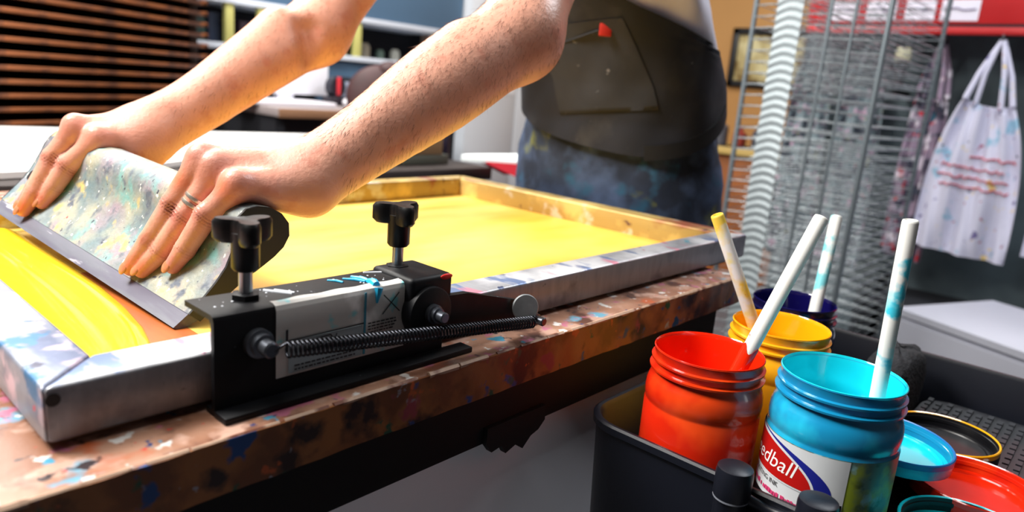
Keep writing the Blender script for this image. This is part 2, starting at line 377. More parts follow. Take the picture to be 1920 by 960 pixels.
k = MB(); k.box(0.3165, 0.357, 0.369, 0.4165, 0.842, 0.8655, 0.004, 3); k.lathe([(0.0185, -0.006), (0.0195, -0.004), (0.0195, 0.006), (0.018, 0.007)], (0.3335, 0.3715, 0.839), 32, axis=(0, -1, 0)); k.build('hinge_bracket', m_clamp, clp)
MB().ell((0.3500, 0.3695, 0.8632), 0.006, 0.0012, 0.0022).build('paint_spot', m_redpaint, clp)['label'] = 'red paint spot on the hinge bracket'
def bolt(c, r, l):
    k = MB(); c = Vector(c)
    k.lathe([(r * 1.25, 0), (r * 1.25, l * 0.25), (r * 0.98, l * 0.28), (r * 0.98, l * 0.5), (r * 0.7, l * 0.52), (r * 0.7, l * 0.95), (r * 0.55, l)], c, 6 if False else 24, axis=(0, -1, 0))
    return k
bolt((0.3335, 0.3645, 0.839), 0.0058, 0.014).build('pivot_bolt', m_dsteel, clp)
bolt((0.2040, 0.3765, 0.8415), 0.0072, 0.018).build('spring_bolt', m_dsteel, clp)
bolt((0.4415, 0.3620, 0.8165), 0.0052, 0.016).build('spring_bolt', m_dsteel, clp)
k = MB(); k.prism([(0.334, 0.3735, 0.8495), (0.372, 0.3735, 0.8475), (0.436, 0.3735, 0.8305), (0.441, 0.3735, 0.823), (0.432, 0.3735, 0.815), (0.352, 0.3735, 0.8225), (0.33, 0.3735, 0.830)], (0, -0.006, 0)).build('lever_arm', m_clamp, clp)
k = MB(); k.lathe([(0.003, -0.0012), (0.0106, -0.0012), (0.0113, -0.0006), (0.0113, 0.0006), (0.0106, 0.0012), (0.003, 0.0012)], (0.4310, 0.3590, 0.8275), 36, axis=(-0.62, -1, 0.2)).build('washer', mat('galvanised_washer', srgb(150, 154, 156), 0.45, metal=0.4, var=0.25, vscale=60), clp)['label'] = 'large grey washer on the lever end'
# spring
p0 = Vector((0.2075, 0.3590, 0.8405)); p1 = Vector((0.4400, 0.3520, 0.8160)); ax = (p1 - p0).normalized(); uu = ax.cross(Vector((0, 1, 0))).normalized(); vv = ax.cross(uu)
turns = 72; path = []
L_ = (p1 - p0).length
for i in range(turns * 10 + 1):
    t = i / (turns * 10); a = 2 * PI * i / 10
    path.append(p0 + ax * (0.006 + (L_ - 0.012) * t) + (uu * math.cos(a) + vv * math.sin(a)) * 0.0047)
path = [p0 + ax * -0.002] + path + [p1 + ax * 0.002]
MB().tube(path, 0.00078, 6).build('spring', mat('black_spring_steel', srgb(58, 60, 66), 0.25, metal=0.9), clp, angle=180)
# knobs: stem, collar and four-lobed head
for (x, y, rot) in ((0.2085, 0.3985, 2.35), (0.3335, 0.4065, 0.25)):
    kn = MB()
    kn.lathe([(0.0088, 0.0), (0.0088, 0.0035), (0.0062, 0.004)], (x, y, CZT), 6).build('jam_nut', m_clamp, clp)
    MB().cyl((x, y, CZT + 0.002), (x, y, CZT + 0.022), 0.0042, 20).build('threaded_stem', m_steel, clp)
    kn = MB(); kn.lathe([(0.0068, 0), (0.0084, 0.002), (0.0084, 0.020), (0.009, 0.024), (0.004, 0.026)], (x, y, CZT + 0.018), 28)
    poly = []
    for i in range(48):
        a = 2 * PI * i / 48; r = 0.0125 + 0.0075 * max(-.55, math.cos(3 * (a - rot))); poly.append((x + r * math.cos(a), y + r * math.sin(a)))
    prof = [(0.86, 0.0355), (1.0, 0.038), (1.0, 0.0475), (0.9, 0.0500), (0.45, 0.0495)]
    kn.rings([[(x + (px - x) * s, y + (py - y) * s, CZT + z) for px, py in poly] for s, z in prof])
    kn.build('clamp_knob', m_plast, clp, angle=45)
# sticker folded over the top edge of the channel
lx0, lx1 = 0.2165, 0.3175
sec = [(CYF - 0.0004, 0.8145), (CYF - 0.0004, CZT - 0.004), (CYF + 0.0009, CZT - 0.0008), (CYF + 0.004, CZT + 0.0004), (0.3845, CZT + 0.0004)]
lb = MB(); 
def stick(u, v, off=0.0):
    t = v * (len(sec) - 1); i = min(int(t), len(sec) - 2); f = t - i
    y = sec[i][0] * (1 - f) + sec[i + 1][0] * f; z = sec[i][1] * (1 - f) + sec[i + 1][1] * f
    wob = 0.0012 * math.sin(u * 23 + v * 3) * (v > 0.95)
    return (lx0 + (lx1 - lx0) * u, y - off * (v < 0.6), z + off * (v > 0.6) + wob * 0.3)
lb.grid(stick, 30, 16, lambda u, v: (lambda p: (p[0], p[1] + 0.0003 * (v < 0.6), p[2] - 0.0003 * (v > 0.6)))(stick(u, v))).build('sticker', m_label, clp)
fy = CYF - 0.0006
MB().box(0.2250, 0.2805, fy - 0.0002, fy + 0.0002, 0.8160, 0.8375).build('sticker_panel', m_labelgrey, clp)
pr = MB()
def ln(x0, z0, x1, z1, w):
    d = Vector((x1 - x0, 0, z1 - z0)); n = Vector((-d.z, 0, d.x)).normalized() * w / 2
    pr.prism([(x0 + n.x, fy - 0.0003, z0 + n.z), (x1 + n.x, fy - 0.0003, z1 + n.z), (x1 - n.x, fy - 0.0003, z1 - n.z), (x0 - n.x, fy - 0.0003, z0 - n.z)], (0, -0.0002, 0))
ln(0.2230, 0.8380, 0.2815, 0.8386, 0.0009); ln(0.2235, 0.8300, 0.2235, 0.8455, 0.0016)
ln(0.2970, 0.8420, 0.3110, 0.8560, 0.0007); ln(0.2975, 0.8560, 0.3120, 0.8420, 0.0007)
for px, pz in ((0.2352, 0.8350), (0.2380, 0.8290)): ln(px, pz, px + 0.020, pz + (0.001 if px < 0.236 else 0.001), 0.0009)
ln(0.2352, 0.8350, 0.2380, 0.8290, 0.0009); ln(0.2552, 0.8360, 0.2590, 0.8310, 0.0009); ln(0.2400, 0.8330, 0.2500, 0.8315, 0.0016); ln(0.2470, 0.8340, 0.2560, 0.8335, 0.0012); ln(0.2580, 0.8290, 0.2600, 0.8360, 0.0007)
rl = random.Random(5)
for row in range(4):
    x = 0.2850
    while x < 0.309 - row * 0.001:
        w = rl.uniform(0.001, 0.0035); ln(x, 0.8375 - row * 0.0022, x + w, 0.8375 - row * 0.0022, 0.0009); x += w + 0.0008
for row in range(2):
    x = 0.2290
    while x < 0.275:
        w = rl.uniform(0.0012, 0.004); ln(x, 0.8205 - row * 0.0026, x + w, 0.8205 - row * 0.0026, 0.0010); x += w + 0.0009
pr.build('sticker_print', m_print, clp)
MB().box(0.2816, 0.2832, fy - 0.0004, fy, 0.8160, 0.8600).build('sticker_line', m_turqline, clp)
sp = MB()
for (a, b, r) in (((0.291, 0.4050), (0.2945, 0.3865), 0.0018), ((0.283, 0.4040), (0.292, 0.3900), 0.0012), ((0.297, 0.4030), (0.2940, 0.3880), 0.0010), ((0.272, 0.4060), (0.278, 0.3960), 0.0011), ((0.2945, 0.3900), (0.2935, 0.3790), 0.0034)):
    sp.tube([(a[0], a[1], CZT + 0.0002), ((a[0] + b[0]) / 2 + 0.001, (a[1] + b[1]) / 2, CZT + 0.0004), (b[0], b[1], CZT + 0.0003)], [r * 0.6, r, r * 0.8], 8)
sp.tube([(0.2935, 0.3765, CZT - 0.001), (0.2925, 0.3758, 0.857), (0.2920, 0.3758, 0.851)], [0.0032, 0.0022, 0.0007], 8)
sp.build('paint_splash', m_turqpaint, clp)['label'] = 'turquoise paint dribbled over the clamp'
sp = MB()
for (a, b, r) in (((0.225, 0.4070), (0.2365, 0.3915), 0.0012), ((0.2315, 0.4050), (0.2390, 0.3930), 0.0008), ((0.305, 0.4100), (0.318, 0.4040), 0.0010)):
    sp.tube([(a[0], a[1], CZT), (b[0], b[1], CZT)], r, 8)
for i in range(26): sp.ell((rl.uniform(0.18, 0.31), rl.uniform(0.388, 0.411), CZT), *(lambda r: (r, r, r * 0.5))(rl.uniform(0.0003, 0.0009)), 8, 6)
sp.build('paint_specks', m_whitepaint, clp)['kind'] = 'stuff'

# ================================================================ rolling cart
m_cart = mat('black_plastic_cart', srgb(17, 20, 30), 0.38, spec=0.5, bump=0.04, bscale=300)
m_cartin = mat('black_cart_interior', srgb(10, 10, 14), 0.5)
cart = thing('utility_cart', (0.74, 0.13, 0), 'black plastic rolling cart with rounded deep tray holding the ink jars', 'cart')
kx0, kx1, ky0, ky1 = 0.486, 0.962, -0.16, 0.328
RIM = 0.7285; FLO = 0.655
k = MB()
O0 = lambda z, d=0: rrect(kx0 + d, kx1 - d, ky0 + d, ky1 - d, 0.035 - d * 0.8, z)
k.rings([O0(0.36, 0.02), O0(0.50, 0.008), O0(RIM - 0.008, -0.001), O0(RIM - 0.006, -0.004), O0(RIM, -0.0042), O0(RIM + 0.0015, -0.002), O0(RIM + 0.0012, 0.001), O0(RIM - 0.003, 0.003), O0(FLO + 0.002, 0.0045), O0(FLO, 0.012)])
k.build('tray', m_cart, cart)
for (x, y) in ((kx0 + 0.05, ky0 + 0.05), (kx0 + 0.05, ky1 - 0.05), (kx1 - 0.05, ky0 + 0.05), (kx1 - 0.05, ky1 - 0.05)):
    k = MB(); k.box(x - 0.02, x + 0.02, y - 0.02, y + 0.02, 0.09, 0.37, 0.004).build('leg', m_cart, cart)
    k = MB(); k.cyl((x, y - 0.014, 0.036), (x, y + 0.014, 0.036), 0.036, 28).box(x - 0.018, x + 0.018, y - 0.02, y + 0.02, 0.062, 0.092, 0.003).build('caster', m_cartin, cart)
# shelf lip and peg caps on the near side of the tray
def peg(x, y):
    k = MB(); k.lathe([(0.0115, 0.66), (0.0118, 0.722), (0.0135, 0.726), (0.0135, 0.744), (0.0128, 0.7475), (0.0105, 0.7485)], (x, y, 0), 36); k.build('peg', m_cart, cart)
    k = MB(); k.lathe([(0.0119, 0), (0.0132, 0.0), (0.0132, 0.0012), (0.0119, 0.0012)], (x, y, 0.7235), 36, cap=False).build('peg_ring', mat('worn_grey_edge', srgb(120, 124, 134), 0.35) if 'worn_grey_edge' not in MATS else MATS['worn_grey_edge'], cart)
peg(0.471, 0.180); peg(0.475, 0.1215)
k = MB(); k.tube([(0.474, 0.170, 0.726), (0.480, 0.158, 0.721), (0.481, 0.142, 0.721), (0.477, 0.131, 0.726)], 0.0042, 10); k.tube([(0.472, 0.166, 0.700), (0.474, 0.150, 0.698), (0.475, 0.134, 0.700)], 0.006, 10); k.build('peg_handle', m_cart, cart)

# ================================================================ ink jars
def ink_mat(name, col, inner, layers=()):
    return (mat(name + '_jar_plastic', col, 0.22, coat=0.35, var=0.06, vscale=20, layers=layers), mat(name + '_ink', inner, 0.12, coat=0.5, var=0.05, vscale=30, bump=0.08, bscale=60))
def jar(x, y, z, H, R, label, ms, fill, tilt=0.0):
    """screw-neck jar: R = rim radius"""
    j = thing('ink_jar', (x, y, z), label, 'jar', 'open ink jars on the cart')
    b = R * 1.05
    prof = [(b * 0.86, 0.0), (b * 0.95, 0.003), (b, 0.010), (b, H - 0.048), (b * 0.982, H - 0.0465), (b * 0.982, H - 0.0445), (b, H - 0.0425), (b * 1.006, H - 0.037), (b * 0.995, H - 0.031), (b * 0.96, H - 0.0255), (R * 0.955, H - 0.0215),
            (R * 0.95, H - 0.0185), (R * 1.025, H - 0.0175), (R * 1.03, H - 0.0158), (R * 0.955, H - 0.0150), (R * 0.955, H - 0.0105), (R * 1.01, H - 0.0098), (R * 1.015, H - 0.0080), (R * 0.965, H - 0.0072), (R * 0.97, H - 0.0015), (R * 0.985, H), (R * 0.965, H + 0.0006), (R * 0.94, H - 0.001),
            (R * 0.928, H - 0.02), (b * 0.945, H - 0.045), (b * 0.96, fill - 0.002)]
    k = MB(); k.lathe(prof, (x, y, z), 72, cap=False)
    k.bm.faces.new(list(k.bm.verts)[:72][::-1])
    k.build('jar_body', ms[0], j, angle=50)
    k = MB()
    def surf(u, v):
        r = (b * 0.953 if fill < H - 0.045 else R * 0.93) * u; a = 2 * PI * v
        return (x + r * math.cos(a), y + r * math.sin(a), z + fill + 0.0008 * math.sin(r * 220 + a) * u + 0.0022 * max(0, u - 0.85) / 0.15)
    rg = [[surf(i / 8, q / 48) for q in range(48)] for i in range(1, 9)]
    k.rings(rg, cap=False); k.bm.faces.new(list(k.bm.verts)[:48])
    lp = [(b * 0.954, fill), (b * 0.940, H - 0.045) if fill < H - 0.046 else (R * .935, fill + .001), (R * 0.923, H - 0.02), (R * 0.936, H - 0.0035), (R * 0.940, H - 0.0012), (R * .955, H + 0.0004), (R * .968, H + 0.0012), (R * .98, H + 0.0008)]
    k.lathe(lp, (x, y, z), 72, cap=False); k.build('ink', ms[1], j, angle=80)
    return j
m_red = ink_mat('red', srgb(206, 36, 12), srgb(236, 40, 10), ((srgb(232, 70, 22), 12, 0.58, 91, 0.06),))
m_yel = ink_mat('yellow', srgb(238, 168, 26), srgb(250, 176, 16), ((srgb(250, 205, 80), 20, 0.62, 92, 0.05),))
m_nav = ink_mat('navy', srgb(20, 18, 66), srgb(18, 14, 80))
m_trq = ink_mat('turquoise', srgb(22, 138, 186), srgb(24, 216, 232), ((srgb(40, 190, 225), 14, 0.60, 93, 0.06),))
ZJ = FLO + 0.0005
jr = jar(0.5410, 0.2455, ZJ, 0.1455, 0.0462, 'red ink jar at the near left corner of the cart', m_red, 0.095)
jy = jar(0.6623, 0.2331, ZJ, 0.1480, 0.0455, 'yellow ink jar standing right behind the red jar', m_yel, 0.112)
jn = jar(0.7950, 0.2700, ZJ, 0.1400, 0.0455, 'navy blue ink jar, farthest of the jars', m_nav, 0.100)
jt = jar(0.5641, 0.1455, ZJ, 0.1530, 0.0462, 'turquoise ink jar with the red, white and blue label', m_trq, 0.118)
# the turquoise jar's lower wall and printed label
TX, TY, TR = 0.5641, 0.1455, 0.0462 * 1.05
LZ0, LZ1 = ZJ + 0.012, ZJ + 0.1045
def wrap(me, a0, z0, r, name, m, rot=0.0):
    """bend a flat XY mesh round the turquoise jar; x runs along the wall, y up"""
    for v in me.vertices:
        x, y = v.co.x, v.co.y
        if rot: x, y = x * math.cos(rot) - y * math.sin(rot), x * math.sin(rot) + y * math.cos(rot)
        a = a0 + x / TR
        v.co = (TX + (r + v.co.z) * math.cos(a), TY + (r + v.co.z) * math.sin(a), z0 + y)
    return link(name, me, m, jt)
def flat_mesh(fn, nu, nv):
    k = MB(); k.grid(lambda u, v: (*fn(u, v), 0), nu, nv); me = bpy.data.meshes.new('sheet'); k.bm.to_mesh(me); k.bm.free(); return me
AF = math.atan2(-TY, -TX)           # towards the photograph's side
A0 = AF - 1.25                       # left end of the visible front as x grows with the angle
m_lw = mat('jar_label_white', srgb(206, 210, 214), 0.45, var=0.05, vscale=40)
m_lr = mat('jar_label_red', srgb(178, 18, 16), 0.4)
m_lb = mat('jar_label_blue', srgb(26, 34, 132), 0.4)
m_lk = mat('jar_label_black', srgb(14, 14, 18), 0.4)
m_lp = mat('jar_label_pink_lettering', srgb(205, 60, 110), 0.45)
m_ltx = mat('jar_label_white_lettering', srgb(238, 236, 236), 0.45)
m_dirty = mat('dirty_clear_jar_wall', srgb(104, 130, 118), 0.35, var=0.3, vscale=26, layers=((srgb(40, 66, 60), 70, 0.56, 95, 0.05), (srgb(170, 190, 60), 24, 0.60, 96, 0.05), (srgb(150, 200, 205), 40, 0.66, 97, 0.03)))
wrap(flat_mesh(lambda u, v: (2 * PI * TR * u, (LZ1 - LZ0) * v), 96, 2), A0, LZ0, TR + 0.0003, 'lower_wall', m_dirty)['label'] = 'dirty see-through lower wall'
LW = 0.0776; h1 = LZ1 - LZ0
# x grows along the wall in the +angle direction; seen from the camera that is left to right
wrap(flat_mesh(lambda u, v: (-0.060 + (LW + 0.060) * u, h1 * v - 0.0005), 48, 2), A0, LZ0, TR + 0.0006, 'label', m_lw)
ox, oy, orx, ory = -0.010, 0.0600, 0.0640, 0.0305
def arch(sx, sy, r, m, name, lo=0.0, xmin=-0.03):
    me = flat_mesh(lambda u, v: (ox + orx * sx * math.cos(PI * (1 - u)), oy + lo + (ory * sy - lo) * math.sin(PI * (1 - u)) * v), 48, 6); return wrap(me, A0, LZ0, r, name, m)
arch(1.24, 1.05, TR + 0.0008, m_lb, 'label_blue_band')
arch(1.06, 1.03, TR + 0.0010, m_lw, 'label_white_edge', -0.0015)
arch(1.02, 0.955, TR + 0.0012, m_lr, 'label_red_oval')
t = text_mesh('Speedball', 0.0180, 0.28); wid = max(v.co.x for v in t.vertices)
wrap(t, A0 + (0.0440 - wid) / TR, LZ0 + oy + 0.0065, TR + 0.0014, 'label_lettering', m_ltx)
t = text_mesh('PRINTING INK', 0.0056); wid = max(v.co.x for v in t.vertices); wrap(t, A0 + (0.030 - wid) / TR, LZ0 + 0.0530, TR + 0.0012, 'label_lettering', m_lk)
def dashes(x0, x1, y0, h, seed):
    k = MB(); r_ = random.Random(seed); x = x0
    while x < x1:
        w = r_.uniform(.0012, .0030); hh = h * r_.uniform(.7, 1.0); k.grid(lambda u, v: (x + w * u, y0 + hh * v, 0), 2, 1); x += w + (.0006 if r_.random() < .8 else .0020)
    me = bpy.data.meshes.new('sheet'); k.bm.to_mesh(me); k.bm.free(); return me
wrap(dashes(-.02, .047, 0.0445, .0042, 31), A0, LZ0, TR + 0.0012, 'label_small_print', m_lp)
wrap(flat_mesh(lambda u, v: (-0.060 + 0.108 * u, 0.0410 * v - 0.0005), 30, 2), A0, LZ0, TR + 0.0010, 'label_black_band', m_lk)
wrap(flat_mesh(lambda u, v: (0.0715 + 0.0055 * u, 0.026 + 0.0310 * v), 4, 2), A0, LZ0, TR + 0.0010, 'label_black_block', m_lk)
wrap(dashes(.004, .026, 0.0330, .0038, 32), A0, LZ0, TR + 0.0012, 'label_small_print', m_ltx)
bars = MB(); bx = 0.0550; rb = random.Random(2)
while bx < 0.069:
    w = rb.choice((0.0006, 0.0010, 0.0016)); bars.grid(lambda u, v: (bx + w * u, 0.026 + 0.030 * v, 0), 1, 1); bx += w + rb.choice((0.0006, 0.0009, 0.0013))
me = bpy.data.meshes.new('sheet'); bars.bm.to_mesh(me); bars.bm.free()
wrap(me, A0, LZ0, TR + 0.0010, 'label_bars', m_lk)

# stirring sticks: hollow white tubes with dried ink
def stick_mat(name, layers): return mat(name, srgb(240, 240, 236), 0.5, var=0.03, vscale=40, layers=layers)
sm_t = stick_mat('white_stick_turquoise_stains', ((srgb(60, 195, 220), 34, 0.585, 101, 0.03), (srgb(170, 230, 235), 30, 0.56, 102, 0.05), (srgb(240, 205, 80), 46, 0.68, 103)))
sm_w = stick_mat('white_stick_clean', ((srgb(245, 225, 205), 20, 0.60, 104, 0.05), (srgb(210, 70, 40), 60, 0.74, 105)))
sm_y = stick_mat('white_stick_yellow_stains', ((srgb(246, 208, 76), 30, 0.52, 106, 0.06), (srgb(240, 226, 150), 40, 0.62, 107, 0.05), (srgb(210, 110, 70), 70, 0.70, 108)))
sm_n = stick_mat('white_stick_pale_stains', ((srgb(120, 205, 215), 36, 0.56, 109, 0.05), (srgb(240, 230, 150), 30, 0.62, 110, 0.05)))
def stick_thing(a, b, r, m, label, coat=None, clen=0.0):
    a, b = Vector(a), Vector(b); d = (b - a).normalized(); q = Vector((0, 0, 1)).rotation_difference(d)
    L0 = (b - a).length
    o = thing('stir_stick', a, label, 'stir stick', 'white stir sticks in the ink jars')
    k = MB(); k.lathe([(r * 0.95, 0), (r, 0.001), (r, L0 - 0.002), (r * 0.93, L0 - 0.0004), (r * 0.80, L0), (r * 0.72, L0 - 0.0006), (r * 0.70, L0 - 0.004), (0.0001, L0 - 0.0045)], (0, 0, 0), 24)
    k.bm.transform(Matrix.Translation(a) @ q.to_matrix().to_4x4()); k.build('tube', m, o, angle=50)
    if coat:
        k = MB(); n = 24
        rg = []
        for i, s in enumerate((0.0, 0.35, 0.7, 0.9, 1.0)):
            rg.append([((r + 0.0006) * math.cos(2 * PI * q_ / n), (r + 0.0006) * math.sin(2 * PI * q_ / n), clen * s + (0.004 * math.sin(q_ * 0.8) * s)) for q_ in range(n)])
        k.rings(rg, cap=False); k.bm.transform(Matrix.Translation(a) @ q.to_matrix().to_4x4()); k.build('ink_coat', coat, o, angle=80)
    return o
stick_thing((0.5715, 0.1185, 0.705), (0.5567, 0.1204, 0.9354), 0.0055, sm_t, 'white stir stick with turquoise stains in the turquoise jar')
stick_thing((0.5115, 0.2230, 0.752), (0.5922, 0.1918, 0.9215), 0.0060, sm_w, 'clean white stir stick leaning out of the red jar', m_red[1], 0.068)
stick_thing((0.6785, 0.2165, 0.702), (0.6146, 0.2923, 0.9038), 0.0060, sm_y, 'white stir stick stained yellow, leaning left out of the yellow jar')
stick_thing((0.7745, 0.2425, 0.742), (0.8353, 0.2548, 0.8921), 0.0064, sm_n, 'pale stained white stir stick in the navy jar')

# ================================================================ lids on a rubber mat, sponge
m_mat = mat('black_ribbed_rubber', srgb(26, 28, 34), 0.42)
k = MB(); k.rings([rrect(0.617, 0.935, -0.13, 0.145, 0.03, z) for z in (FLO + 0.0005, FLO + 0.031)])
for iy in range(27):
    for ix in range(20):
        x = 0.633 + 0.015 * ix + (0.0075 if iy % 2 else 0); y = -0.122 + 0.01 * iy
        if x < 0.925: k.box(x - 0.0055, x + 0.0055, y - 0.0026, y + 0.0026, FLO + 0.030, FLO + 0.0345)
tag(k.build('rubber_mat', m_mat), 'black ribbed rubber mat under the jar lids in the cart', 'mat')
MZ = FLO + 0.0352
m_lidblack = mat('black_lid_plastic', srgb(14, 14, 18), 0.35)
def lid(x, y, z, R, label, m_in, m_rim, m_wall, tx=0.0, ty=0.0):
    o = thing('jar_lid', (x, y, z), label, 'lid', 'jar lids lying upside down on the rubber mat')
    rot = Matrix.Translation((x, y, z)) @ Matrix.Rotation(tx, 4, 'X') @ Matrix.Rotation(ty, 4, 'Y')
    k = MB(); k.lathe([(R * 0.94, 0.0), (R, 0.002), (R, 0.014), (R * 0.985, 0.0152), (R * 0.95, 0.0148), (R * 0.945, 0.012), (R * 0.93, 0.0115), (R * 0.93, 0.0085), (R * 0.945, 0.008), (R * 0.945, 0.0035)], n=64, cap=False)
    k.bm.faces.new(list(k.bm.verts)[:64][::-1]); k.bm.transform(rot); k.build('shell', m_wall, o, angle=50)
    k = MB(); k.lathe([(0.0001, 0.003), (R * 0.5, 0.0032), (R * 0.78, 0.003), (R * 0.80, 0.0042), (R * 0.84, 0.0042), (R * 0.86, 0.003), (R * 0.944, 0.0034)], n=64, cap=False); k.bm.transform(rot); k.build('inked_liner', m_in, o)
    k = MB(); k.lathe([(R * 1.0004, 0.0105), (R * 1.004, 0.0125), (R * 1.001, 0.0150), (R * 0.985, 0.0158), (R * 0.955, 0.0153), (R * 0.945, 0.0120), (R * 0.940, 0.0085)], n=64, cap=False); k.bm.transform(rot); k.build('inked_rim', m_rim, o)
    return o
lid(0.695, 0.058, MZ, 0.0510, 'red inked jar lid, nearest the right edge', m_red[1], m_red[1], m_red[0])
lid(00.785, 0.100, MZ, 0.0480, 'black jar lid with yellow inked rims, farthest of the lids', m_lidblack, m_yel[1], m_lidblack)
lid(0.672, 0.128 - 0.006, MZ + 0.024, 0.0480, 'turquoise jar lid propped higher beside the turquoise jar', m_trq[1], mat('blue_ink_rim', srgb(20, 110, 180), 0.3), m_trq[0], 0.05, 0.0)
lid(0.672, 0.122, MZ, 0.0200, 'small black lid hidden under the propped turquoise lid', m_lidblack, m_lidblack, m_lidblack)
lid(0.602, 0.045, MZ, 0.0500, 'turquoise jar lid at the bottom edge, half behind the turquoise jar', m_trq[1], m_trq[1], m_lidblack)
tag(MB().ell((0.765, 0.040, MZ + 0.002), 0.0065, 0.0045, 0.0035, 16, 10).build('ink_blob', mat('white_ink_blob', srgb(236, 232, 230), 0.3)), 'white blob of dried ink on the rubber mat', 'ink blob')
m_sponge = mat('dark_sponge', srgb(30, 31, 36), 0.95, var=0.4, vscale=120, bump=1.0, bscale=260)
k = MB(); rs = random.Random(9)
def spg(cx, cy, cz, rx, ry, rz, e=0.6):
    rg = []; n = 40; mm = 22
    sg = lambda v, p: math.copysign(abs(v) ** p, v)
    for i in range(mm + 1):
        a = -PI / 2 + PI * i / mm; r = []
        for q in range(n):
            b = 2 * PI * q / n; j = 1 + 0.03 * math.sin(5 * b + 3 * a) + rs.uniform(-0.02, 0.02)
            r.append((cx + rx * j * sg(math.cos(a), e) * sg(math.cos(b), e), cy + ry * j * sg(math.cos(a), e) * sg(math.sin(b), e), cz + rz * j * sg(math.sin(a), e)))
        rg.append(r)
    k.rings(rg)
spg(0.868, 0.172, 0.7060, 0.060, 0.026, 0.0475)
tag(k.build('sponge', m_sponge, angle=80), 'dark fuzzy sponge behind the turquoise jar', 'sponge')

# ================================================================ the printer (person)
def cone_sd(P, a, b, ra, rb):
    a = np.asarray(a, np.float32); b = np.asarray(b, np.float32); ab = b - a
    t = np.clip(((P - a) @ ab) / max(float(ab @ ab), 1e-12), 0, 1)
    return np.linalg.norm(P - (a + t[:, None] * ab), axis=1) - (ra + (rb - ra) * t)
def smin(a, b, k):
    h = np.clip(0.5 + 0.5 * (b - a) / k, 0, 1); return b * (1 - h) + a * h - k * h * (1 - h)
def chain(P, pts, rs, k):
    d = None
    for i in range(len(pts) - 1):
        e = cone_sd(P, pts[i], pts[i + 1], rs[i], rs[i + 1]); d = e if d is None else smin(d, e, k)
    return d
def spline(P, pts, rs, n=16):
    pts = np.array(pts, float); rs = np.array(rs, float); k = len(pts) - 1
    pp = np.vstack([2 * pts[0] - pts[1], pts, 2 * pts[-1] - pts[-2]]); rr = np.concatenate([[2 * rs[0] - rs[1]], rs, [2 * rs[-1] - rs[-2]]])
    Q = []; q = []
    for i in range(n + 1):
        t = i / n * k; j = min(int(t), k - 1); f = t - j
        w = np.array([-.5 * f + f * f - .5 * f ** 3, 1 - 2.5 * f * f + 1.5 * f ** 3, .5 * f + 2 * f * f - 1.5 * f ** 3, -.5 * f * f + .5 * f ** 3])
        Q.append(w @ pp[j:j + 4]); q.append(w @ rr[j:j + 4])
    d = None
    for i in range(n):
        e = cone_sd(P, Q[i], Q[i + 1], q[i], q[i + 1]); d = e if d is None else np.minimum(d, e)
    return d
